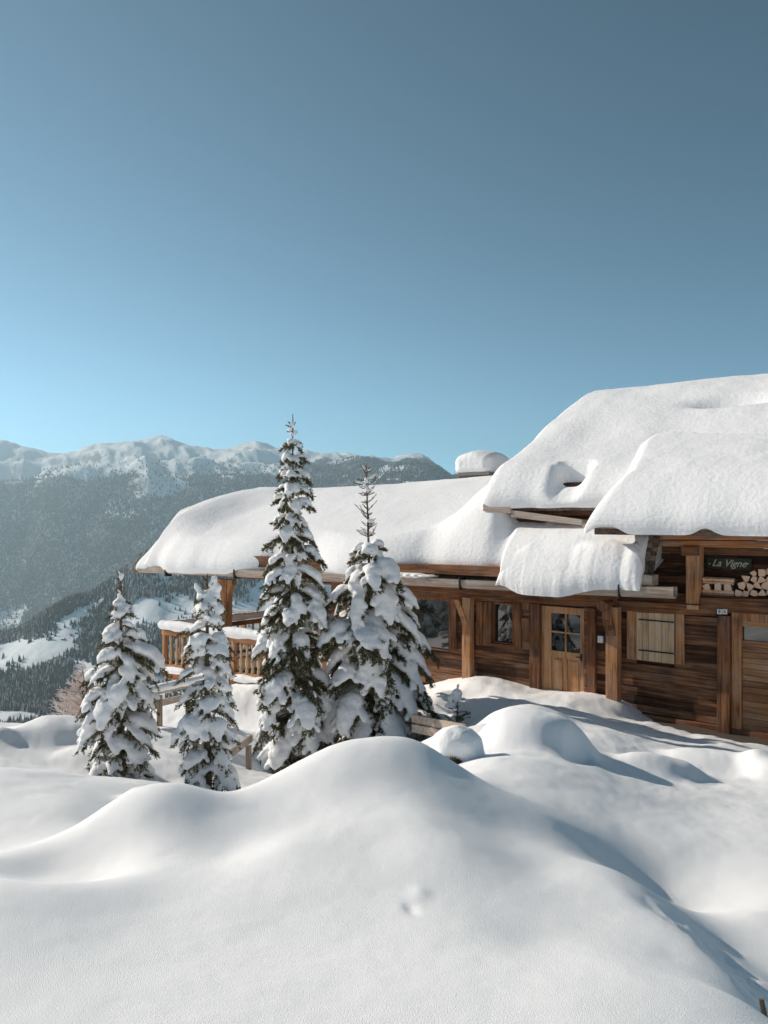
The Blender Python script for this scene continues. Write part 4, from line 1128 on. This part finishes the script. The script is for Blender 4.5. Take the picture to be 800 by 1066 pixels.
    # a second log behind keeps the layer a layer
# name board
vs_ = UP_V + 0.05
b = MB(); quad_box(b, 735.3, 782.5, 580.3, 581.6, 591.7, 593.2, vs_ + 0.03, vs_)
bu, bz = on_v(759, 586.7, vs_ + 0.03); 
sign = b.build('house_sign', M_SIGN, None, bevel=0.006); sign.location = P0; sign.rotation_euler = (0, 0, ROT)
tag(sign, 'dark name board with pale slanted lettering on the upper wall', 'sign')
def text_mesh(name, body, size, mat, parent, loc, shear=0.0, ext=0.003, flip=True):
    cu_ = bpy.data.curves.new(name, 'FONT'); cu_.body = body; cu_.size = size; cu_.shear = shear; cu_.extrude = ext; cu_.align_x = 'CENTER'; cu_.align_y = 'CENTER'; cu_.offset = 0.0012 * size / 0.1
    t_ = bpy.data.objects.new(name, cu_); C.objects.link(t_)
    me = bpy.data.meshes.new_from_object(t_.evaluated_get(bpy.context.evaluated_depsgraph_get()))
    bpy.data.objects.remove(t_); bpy.data.curves.remove(cu_)
    o = bpy.data.objects.new(name, me); C.objects.link(o); me.materials.clear(); me.materials.append(mat)
    o.parent = parent; o.location = loc; o.rotation_euler = (R(90), 0, R(180))   # reads from outside, the u axis runs to the left
    return o
text_mesh('lettering', 'La Vigne', 0.19, M_LETTER, sign, (bu, vs_ + 0.034, bz), 0.42)
for px in (739, 779):
    b = MB(); u, z = on_v(px, 586.8, vs_ + 0.03); b.tube([(u, vs_ + 0.03, z), (u, vs_ + 0.042, z)], 0.012, 8); b.build('pin', M_WHITE, sign)
for k, (p0_, dg_) in enumerate(((746.8, '8'), (752.3, '6'))):
    b = MB(); quad_box(b, p0_, p0_ + 4.8, 634.2, 634.4, 639.3, 639.5, 0.165, 0.15)
    o = b.build('number_plate', M_WHITE, None); o.location = P0; o.rotation_euler = (0, 0, ROT)
    u, z = on_v(p0_ + 2.4, 636.8, 0.165); text_mesh('digit', dg_, 0.085, M_BLUE, o, (u, 0.167, z))
    tag(o, ['small white number plate on the dark post, the left one of the pair', 'small white number plate on the dark post, beside the wide door'][k], 'number plate')

# ------------------------------------------------------------------ snow-laden spruces
def rot_to(d):
    d = Vector(d).normalized(); q_ = d.to_track_quat('X', 'Z'); return np.array(q_.to_matrix())
def make_spruce(label, px, py_base, py_top, Y, profile, seed, leader=0.16, density=1.0, snow=1.0, lean=0.0, extra=(), voxel=0.024, tips=()):
    """profile: list of (py, half width in px) from top to base"""
    K = Y / 12.5; rnd = random.Random(seed); X0 = (px - CX) / F * Y; zb = ZC - (py_base - HY) / F * Y; zt = ZC - (py_top - HY) / F * Y; H = zt - zb
    root = empty('spruce_tree', (X0, Y, zb)); tag(root, label, 'tree', 'snow laden spruces in the garden')
    hs_ = [(ZC - (p - HY) / F * Y - zb) for p, _ in profile][::-1]; ws = [w * Y / F for _, w in profile][::-1]
    def rad(h): return float(np.interp(h, hs_, ws))
    t_ = MB(); t_.tube([(lean * (k / 8)**2, 0.01 * math.sin(k), -0.6 + (H + 0.6) * k / 8) for k in range(9)], [0.08 * (1 - k / 8) + 0.008 for k in range(9)], 8)
    t_.build('trunk', M_TRUNK, root, smooth=True)
    NV, NF = [], []; tw = MB(); ells = []
    def needle_brush(p, d, L, n, ln):
        p = Vector(p); d = Vector(d).normalized(); a = d.orthogonal().normalized(); c = d.cross(a)
        for k in range(n):
            t = rnd.uniform(0.0, 1.0); th_ = rnd.uniform(0, 6.283); side = (a * math.cos(th_) + c * math.sin(th_))
            dirn = (d * rnd.uniform(0.5, 1.1) + side).normalized(); l = ln * rnd.uniform(0.7, 1.25) * (1.1 - 0.35 * t)
            q0 = p + d * (L * t); w = dirn.cross(Vector((rnd.uniform(-1, 1), rnd.uniform(-1, 1), rnd.uniform(-1, 1)))).normalized() * (K * (0.0065 + 0.003 * rnd.random()))
            b0 = len(NV); NV.extend([tuple(q0 - w), tuple(q0 + w), tuple(q0 + dirn * (l * K))]); NF.append((b0, b0 + 1, b0 + 2))
    def branch(h, az, L, droop, snowy, up=0.25, pad=1.0):
        sp = []; n = 9
        o_ = Vector((lean * (h / H)**2, 0, h)); hd = Vector((math.cos(az), math.sin(az), 0)); side = Vector((-math.sin(az), math.cos(az), 0)); bend = rnd.uniform(-0.18, 0.18)
        for k in range(n):
            t = k / (n - 1); sp.append(o_ + hd * (L * (t - 0.16 * droop * t * t)) + side * (bend * L * t * t) + Vector((0, 0, L * (up * t - droop * t * t))))
        tw.tube(sp, [0.013 * (1 - 0.8 * k / n) * (0.4 + L) + 0.003 for k in range(n)], 5)
        m = max(5, int(L * 20))
        for k in range(m):
            t = 0.12 + 0.88 * (k + rnd.random()) / m; f = t * (n - 1); i = min(int(f), n - 2); p = sp[i].lerp(sp[i + 1], f - i); d = (sp[i + 1] - sp[i]).normalized()
            s_ = 1 if k % 2 else -1; tl = (0.10 + 0.34 * L * (1 - 0.75 * t)) * rnd.uniform(0.7, 1.2); tl = min(tl, 0.42 * K)
            td = (d * rnd.uniform(0.6, 1.0) + side * s_ * rnd.uniform(0.45, 0.9) + Vector((0, 0, -rnd.uniform(0.05, 0.55)))).normalized()
            e_ = p + td * tl; tw.tube([p, e_], [0.005, 0.003], 3, cap=False)
            needle_brush(p, td, tl, int(tl * 150 * density), 0.055)
            if tl > 0.2:                                                    # twiglets of the second order
                for q_ in range(2):
                    p2 = p + td * (tl * rnd.uniform(0.35, 0.8)); d2 = (td + side * rnd.choice((-1, 1)) * 0.8 + Vector((0, 0, -rnd.uniform(0.1, 0.8)))).normalized()
                    needle_brush(p2, d2, tl * 0.45, int(tl * 70 * density), 0.052)
        needle_brush(sp[-2], sp[-1] - sp[-2], (sp[-1] - sp[-2]).length * 1.6, int(22 * density), 0.05)
        if snowy:
            k0 = rnd.uniform(0.22, 0.4); k1 = rnd.uniform(0.84, 1.0); m = max(3, int(L * (k1 - k0) / 0.06)); wmax = pad * (0.06 + 0.17 * L) * rnd.uniform(0.6, 1.15); wmax = min(wmax, 0.19 * pad * K)
            for k in range(m + 1):
                t = k0 + (k1 - k0) * k / m; f = t * (n - 1); i = min(int(f), n - 2); p = sp[i].lerp(sp[i + 1], f - i); d = sp[i + 1] - sp[i]
                s_ = math.sin(math.pi * (0.2 + 0.72 * k / m))**0.7; w = wmax * s_ * rnd.uniform(0.82, 1.16); hh = w * rnd.uniform(0.42, 0.66)
                ells.append((tuple(p + Vector((0, 0, hh * 0.8))), (max(0.06, w * 0.9), w, hh), rot_to(d)))
                if w > 0.08 and rnd.random() < 0.5:                         # side fingers that hang over the twigs
                    s2_ = rnd.choice((-1, 1)); q_ = p + side * (s2_ * w * rnd.uniform(0.8, 1.4)) + d.normalized() * w * 0.4 + Vector((0, 0, -w * rnd.uniform(0.0, 0.4)))
                    ells.append((tuple(q_), (w * 0.6, w * 0.36, w * 0.32), rot_to(d + side * s2_ * 0.9 * d.length + Vector((0, 0, -0.4 * d.length)))))
        else:                                                               # only a dusting along the twigs
            for k in range(3):
                t = rnd.uniform(0.3, 0.95); f = t * (n - 1); i = min(int(f), n - 2); p = sp[i].lerp(sp[i + 1], f - i) + side * rnd.uniform(-0.08, 0.08)
                ells.append((tuple(p + Vector((0, 0, 0.03))), (rnd.uniform(0.06, 0.11), 0.035, 0.03), rot_to(sp[i + 1] - sp[i])))
    h = 0.2; hl = H * (1 - leader)
    while h < H - 0.05:
        r_ = rad(h)
        if h < hl:
            nb_ = 8 if r_ > 0.5 else (7 if r_ > 0.25 else 5); a0 = rnd.uniform(0, 6.28)
            for k in range(nb_):
                az = a0 + 6.283 * (k + rnd.uniform(-0.35, 0.35)) / nb_; L = max(0.12, r_ * rnd.uniform(0.66, 1.24) * 1.10)
                droop = rnd.uniform(0.45, 0.95) * (0.7 + 0.45 * min(1, r_ / 0.7))
                branch(h + rnd.uniform(-0.08, 0.08) + 0.22 * r_, az, L, droop, rnd.random() < 0.86 * snow, rnd.uniform(0.15, 0.45))
            h += K * (0.14 + 0.2 * min(1, r_ / 0.7) * rnd.uniform(0.8, 1.2))
        else:                                                               # bare leader with short upturned twigs
            a0 = rnd.uniform(0, 6.28)
            for k in range(5):
                if rnd.random() < 0.22: continue
                az = a0 + 6.283 * k / 5 + rnd.uniform(-0.5, 0.5); L = max(0.06, r_ * rnd.uniform(0.45, 1.4)); o_ = Vector((lean * (h / H)**2, 0, h + rnd.uniform(-0.05, 0.05) * K)); e_ = o_ + Vector((math.cos(az) * L, math.sin(az) * L, L * rnd.uniform(0.0, 1.1)))
                tw.tube([o_, o_.lerp(e_, 0.5) + Vector((rnd.uniform(-.02, .02), 0, -0.03 * rnd.random() - 0.01)), e_], [0.011, 0.009, 0.006], 5); needle_brush(o_, e_ - o_, (e_ - o_).length, int(18 * density), 0.026)
                if rnd.random() < 0.45 * snow: ells.append((tuple(o_.lerp(e_, 0.5) + Vector((0, 0, 0.02))), (L * 0.42, 0.034, 0.03), rot_to(e_ - o_)))
            if rnd.random() < 0.5 * snow: ells.append((tuple(Vector((lean * (h / H)**2 + rnd.uniform(-.015, .015), 0, h))), (0.04, 0.04, 0.07), None))
            needle_brush(Vector((lean * (h / H)**2, 0, h)), Vector((0, 0, 1)), 0.13, int(18 * density), 0.028)
            h += K * rnd.uniform(0.10, 0.16)
    for (ex, ez, er, eh_) in tips: ells.append(((ex + lean, 0.0, H + ez), (er, er * 0.8, eh_), rot_to((0.45 if ex > 0 else (-0.5 if ex < 0 else 0.05), 0, 0.9)) @ np.array([[0, 0, 1], [0, 1, 0], [-1, 0, 0]])))
    for (eh, eaz, eL, edr, eup) in extra: branch(eh, eaz, eL, edr, True, eup, 0.95)
    np_mesh('crown', np.array(NV), np.array(NF), M_NEEDLE, root)
    tw.build('branches', M_TWIG, root)
    s_ = blob_mesh('snow_load', ells, voxel, M_TSNOW, 1, 0.016, 6.5); s_.parent = root
    return root
make_spruce('shorter spruce farthest left, loaded with snow, one long snowy bough reaching right', 126, 832, 597, 12.2,
            [(597, 3), (620, 5), (640, 10), (660, 15), (680, 24), (700, 30), (730, 34), (760, 35), (790, 35), (832, 30)], 11, leader=0.12, extra=((2.25, -0.15, 0.85, 0.75, 0.35),))
make_spruce('slim spruce with a forked snowy tip in front of the balcony railing', 216, 838, 598, 11.8,
            [(598, 7), (625, 13), (645, 12), (665, 22), (690, 27), (720, 30), (760, 32), (800, 31), (838, 27)], 23, leader=0.10, snow=1.1, tips=((0.08, -0.12, 0.06, 0.13), (-0.13, -0.22, 0.05, 0.13), (0.0, -0.32, 0.07, 0.11), (0.16, -0.2, 0.07, 0.07), (0.0, -0.52, 0.17, 0.09), (0.12, -0.5, 0.14, 0.09)))
make_spruce('tallest spruce with the highest pointed tip, in front of the low roof', 305, 812, 431, 16.4,
            [(431, 3), (460, 11), (480, 13), (500, 17), (530, 21), (560, 25), (600, 31), (650, 35), (700, 39), (740, 44), (780, 48), (812, 46)], 37, leader=0.09)
make_spruce('broad spruce with a bare twiggy tip and fat snow pads, beside the window', 388, 812, 484, 16.8,
            [(484, 4), (505, 13), (530, 11), (560, 10), (580, 26), (600, 36), (640, 48), (680, 61), (710, 63), (750, 58), (812, 54)], 53, leader=0.27, lean=-0.14, snow=1.15, voxel=0.03,
            extra=((2.5, -0.3, 1.4, 0.75, 0.25), (3.0, 0.1, 1.1, 0.8, 0.3), (2.2, 2.9, 1.3, 0.9, 0.3), (2.6, -1.4, 1.2, 0.9, 0.3)))
# ------------------------------------------------------------------ garden fence, boards, bushes, small things
def ground_at(px, py, Y): return at(px, py, Y)
def fence_rail(b, A, B, h, th):
    A = Vector(A); B = Vector(B); d = (B - A).normalized(); n = Vector((-d.y, d.x, 0)).normalized() * th / 2; up = Vector((0, 0, h))
    b.hexa([A + n, B + n, B - n, A - n, A + n + up, B + n + up, B - n + up, A - n + up])
def fence(label, rails, posts, mat=W_GREY, h=0.16, th=0.06):
    o_ = Vector(at(*rails[0][0])); root = empty('wooden_fence', (o_.x, o_.y, o_.z)); tag(root, label, 'fence')
    for a, c in rails:
        b = MB(); fence_rail(b, Vector(at(*a)) - o_, Vector(at(*c)) - o_, h, th); b.build('rail', mat, root, bevel=0.008)
    for px, py0, py1, Y in posts:
        t_ = Vector(at(px, py0, Y)) - o_; f_ = Vector(at(px, py1, Y)) - o_; b = MB(); b.box(t_.x - 0.05, t_.x + 0.05, t_.y - 0.05, t_.y + 0.05, f_.z - 0.4, t_.z); b.build('post', W_GREYP, root, bevel=0.01)
    return root
fence('weathered two-rail fence running between the two shorter spruces below the balcony', [((145, 727, 16.5), (208, 713, 18.5)), ((143, 741, 16.5), (206, 726, 18.5))],
      [(166.5, 724, 745, 16.9), (196, 717, 730, 18.2)], W_GREY, 0.14, 0.07)
fence('pale board edging slanting down behind the broad spruce', [((430, 752, 14.9), (484, 763, 13.6)), ((430, 762, 14.8), (474, 771, 13.8))], [(480, 754, 775, 13.75)], W_GREY, 0.15, 0.06)
fence('short board fence low between the slim spruce and the tallest spruce', [((236, 792, 13.2), (262, 772, 14.8))], [(259, 776, 790, 15.2)], W_GREY, 0.13, 0.05)
ells = []
for k in np.linspace(0, 1, 22):
    p = Vector(at(145, 722, 16.5)).lerp(Vector(at(208, 708, 18.5)), k); ells.append((tuple(p + Vector((0, 0, 0.03))), (0.14, 0.12, 0.09), None))
o = blob_mesh('fence_snow', ells, 0.03, M_RSNOW, 4, 0.01, 4.0); tag(o, 'strip of snow on the top rail of the fence below the balcony', 'snow')

def needles_patch(centre, r, n, ln, root, seed, up=0.2, name='foliage'):
    rnd = random.Random(seed); NV, NF = [], []
    for k in range(n):
        th_ = rnd.uniform(0, 6.283); ph = rnd.uniform(-0.9, 1.0); d = Vector((math.cos(th_) * math.sqrt(max(0, 1 - ph * ph)), math.sin(th_) * math.sqrt(max(0, 1 - ph * ph)), ph))
        p = Vector(centre) + Vector((d.x * r[0], d.y * r[1], d.z * r[2])) * rnd.uniform(0.55, 1.0)
        for q_ in range(7):
            dd = (d + Vector((rnd.uniform(-1, 1), rnd.uniform(-1, 1), rnd.uniform(-1, 1) + up))).normalized(); w = dd.orthogonal().normalized() * 0.008
            b0 = len(NV); NV += [tuple(p - w), tuple(p + w), tuple(p + dd * ln * rnd.uniform(0.6, 1.2))]; NF.append((b0, b0 + 1, b0 + 2))
    return np_mesh(name, np.array(NV), np.array(NF), M_NEEDLE, root)
# the little sapling poking out by the boards
def sapling(px, pyb, pyt, Y, label):
    rnd = random.Random(5); zb = at(px, pyb, Y); H = (pyb - pyt) * Y / F; root = empty('spruce_sapling', zb); tag(root, label, 'small tree')
    t_ = MB(); t_.tube([(0, 0, -0.2), (0.01, 0, H * 0.5), (0, 0, H)], [0.018, 0.012, 0.006], 6); t_.build('trunk', M_TRUNK, root)
    NV, NF = [], []; tw = MB()
    for k in range(26):
        h = H * rnd.uniform(0.05, 0.72); az = rnd.uniform(0, 6.283); L = 0.30 * (1 - h / H) + 0.06; d = Vector((math.cos(az), math.sin(az), rnd.uniform(-0.1, 0.55))).normalized(); p0_ = Vector((0, 0, h))
        tw.tube([p0_, p0_ + d * L], [0.006, 0.004], 4)
        for q_ in range(34):
            p = p0_ + d * (L * rnd.random()); dd = (d * 0.8 + Vector((rnd.uniform(-1, 1), rnd.uniform(-1, 1), rnd.uniform(-1, 1)))).normalized(); w = dd.orthogonal().normalized() * 0.007; b0 = len(NV)
            NV += [tuple(p - w), tuple(p + w), tuple(p + dd * 0.055)]; NF.append((b0, b0 + 1, b0 + 2))
    np_mesh('crown', np.array(NV), np.array(NF), M_NEEDLE, root); tw.build('twigs', M_TWIG, root)
    z0 = Vector(zb); ells = [(tuple(z0 + Vector((0, 0, H * 0.80))), (0.11, 0.1, 0.10), None), (tuple(z0 + Vector((-0.05, 0, H * 0.7))), (0.15, 0.12, 0.09), None), (tuple(z0 + Vector((0.02, 0, H * 0.98))), (0.035, 0.03, 0.04), None), (tuple(z0 + Vector((-0.12, -0.02, H * 0.52))), (0.14, 0.1, 0.07), None)]
    o = blob_mesh('snow_load', [((c[0] - z0.x, c[1] - z0.y, c[2] - z0.z), r, m) for c, r, m in ells], 0.02, M_TSNOW, 3, 0.006, 6.0); o.parent = root
sapling(476, 758, 713, 15.6, 'tiny spruce sapling with a snow cap sticking out beside the board edging')
# rounded bush buried under snow right of the near mound
c = Vector(at(474, 797, 8.6)); root = empty('buried_bush', (c.x, c.y, c.z - 0.35)); tag(root, 'low evergreen bush under one round pillow of snow, leaves showing at its foot', 'bush')
needles_patch((-0.06, -0.27, 0.34), (0.13, 0.10, 0.16), 520, 0.06, root, 3)
ells = [((0.02, 0, 0.55), (0.30, 0.28, 0.24), None), ((0.10, 0.03, 0.42), (0.24, 0.26, 0.26), None), ((0.20, 0.0, 0.25), (0.20, 0.2, 0.3), None), ((-0.14, 0.03, 0.52), (0.16, 0.18, 0.15), None), ((0.27, 0.05, 0.1), (0.2, 0.2, 0.3), None)]
o = blob_mesh('snow_load', ells, 0.022, M_RSNOW, 8, 0.008, 5.0); o.parent = root
# frosted bare larch down the slope at the left
def frost_mat():
    m, t, p = new_mat('frosted_twigs'); p.inputs['Base Color'].default_value = (0.74, 0.65, 0.61, 1); p.inputs['Roughness'].default_value = 0.8; return m
M_FROST = frost_mat()
def frosted_tree(px, pyb, pyt, Y, label, seed):
    rnd = random.Random(seed); zb = Vector(at(px, pyb, Y)); H = (pyb - pyt) * Y / F; root = empty('frosted_tree', zb); tag(root, label, 'tree')
    t_ = MB(); t_.tube([(0, 0, -1.5), (0.05, 0, H * 0.5), (0, 0.03, H)], [0.16, 0.09, 0.02], 7); t_.build('trunk', M_TRUNK, root)
    b = MB()
    for k in range(130):
        h = H * (0.12 + 0.86 * rnd.random()); az = rnd.uniform(0, 6.283); L = 0.50 * H * (1.08 - h / H)**0.8 * rnd.uniform(0.6, 1.1); d = Vector((math.cos(az), math.sin(az), rnd.uniform(0.15, 0.7))).normalized(); p0_ = Vector((0, 0, h)); pts = [p0_, p0_ + d * L * 0.5, p0_ + d * L + Vector((0, 0, 0.06 * L))]
        b.tube(pts, [0.03, 0.022, 0.012], 4, cap=False)
        for q_ in range(16):
            t = rnd.uniform(0.2, 1); p = p0_ + d * (L * t); dd = (d + Vector((rnd.uniform(-1, 1), rnd.uniform(-1, 1), rnd.uniform(-0.5, 1)))).normalized()
            b.tube([p, p + dd * L * rnd.uniform(0.15, 0.34)], [0.017, 0.010], 3, cap=False)
    b.build('crown', M_FROST, root)
frosted_tree(86, 768, 694, 38, 'pinkish frosted leafless tree behind the leftmost spruce', 4)
# weathered post end at the lower right corner
c = Vector(at(799, 1058, 3.05)); root = empty('old_stump', (c.x + 0.01, c.y, c.z - 0.27)); tag(root, 'dark weathered stump end sticking out of the trodden snow', 'stump')
b = MB(); b.tube([(0.03, 0, -0.1), (0.02, 0, 0.12), (0.0, -0.01, 0.20), (0.01, 0, 0.235)], [0.055, 0.052, 0.047, 0.025], 11); b.build('stump', M_TRUNK, root, bevel=0.004)
b = MB(); b.tube([(0.01, 0.03, 0.16), (-0.005, 0.06, 0.30)], [0.016, 0.010], 6); b.build('shoot', M_TRUNK, root)
# hay barns and chalets far down on the snow fields
def hut(px, Y, w, d, h, rz, label, group):
    x = (px - CX) / F * Y; z = float(far_z(np.array([[x]]), np.array([[float(Y)]]))[0, 0]) - 0.6
    root = empty('mountain_hut', (x, Y, z), rz); tag(root, label, 'hut', group)
    b = MB(); b.box(-w / 2, w / 2, -d / 2, d / 2, -2, h); b.add([(-w / 2, -d / 2, h), (-w / 2, d / 2, h), (-w / 2, 0, h + d * 0.3), (w / 2, -d / 2, h), (w / 2, d / 2, h), (w / 2, 0, h + d * 0.3)], [(0, 1, 2), (3, 5, 4)]); b.build('wall', W_DBEAM, root)
    b = MB(); e = 1.2
    for s_ in (-1, 1):
        b.hexa([(-w / 2 - e, s_ * (d / 2 + e), h - 0.7), (w / 2 + e, s_ * (d / 2 + e), h - 0.7), (w / 2 + e, 0, h + d * 0.3 + 0.1), (-w / 2 - e, 0, h + d * 0.3 + 0.1), (-w / 2 - e, s_ * (d / 2 + e), h + 0.2), (w / 2 + e, s_ * (d / 2 + e), h + 0.2), (w / 2 + e, 0, h + d * 0.3 + 1.1), (-w / 2 - e, 0, h + d * 0.3 + 1.1)])
    b.build('roof', M_RSNOW, root)
hut_spots = [(37, 2080, 17, 11, 5, 0.1, 'largest far chalet on the snow below the dense wood, at the lower left', None), (24, 2120, 11, 8, 4, 0.4, 'smaller far chalet just left of the largest one at the lower left', None), (19, 2060, 9, 7, 3.5, -0.3, 'lowest little far hut by the bottom left snow track', None)]
for q_, (px, Y) in enumerate(((46, 2830), (52, 2840), (58, 2850), (63, 2835), (43, 2790), (70, 2860), (55, 2800), (12, 2720), (4, 2700), (20, 2740), (66, 2960), (74, 2980), (80, 2990))):
    hut_spots.append((px, Y, random.uniform(8, 14), random.uniform(6, 9), random.uniform(3, 5), random.uniform(-0.5, 0.5), 'tiny dark hay barn among the scattered ones on the open snow field across the slope', 'hay barns on the snow field'))
for a in hut_spots: hut(*a)

# spruces standing beyond the left edge of the picture: the window panes mirror them
kids = {}
def copy_tree(src, loc, rz, sc, label):
    r = src.copy(); C.objects.link(r); r.location = loc; r.rotation_euler = (0, 0, rz); r.scale = (sc, sc, sc); r['label'] = label; r['group'] = 'spruces mirrored in the window panes'
    for ch in src.children:
        c_ = ch.copy(); C.objects.link(c_); c_.parent = r
    return r
src = [o for o in C.objects if o.name.startswith('spruce_tree')]
for k, (x, y, sc, rz) in enumerate(((-27.5, 16.4, 1.3, 0.4), (-26.2, 14.7, 1.15, 2.0), (-27.8, 13.2, 1.35, 3.3), (-26.0, 11.6, 1.2, 5.0), (-27.0, 10.0, 1.3, 1.1), (-26.0, 8.0, 1.2, 2.7), (-27.2, 5.8, 1.35, 4.1), (-26.0, 3.6, 1.2, 0.2))):
    z = float(near_z(np.array([[x]]), np.array([[y]]))[0, 0]); copy_tree(src[k % 2 + 1], (x, y, z - 0.9), rz, sc, 'snow laden spruce mirrored in the glass of the windows and the door')
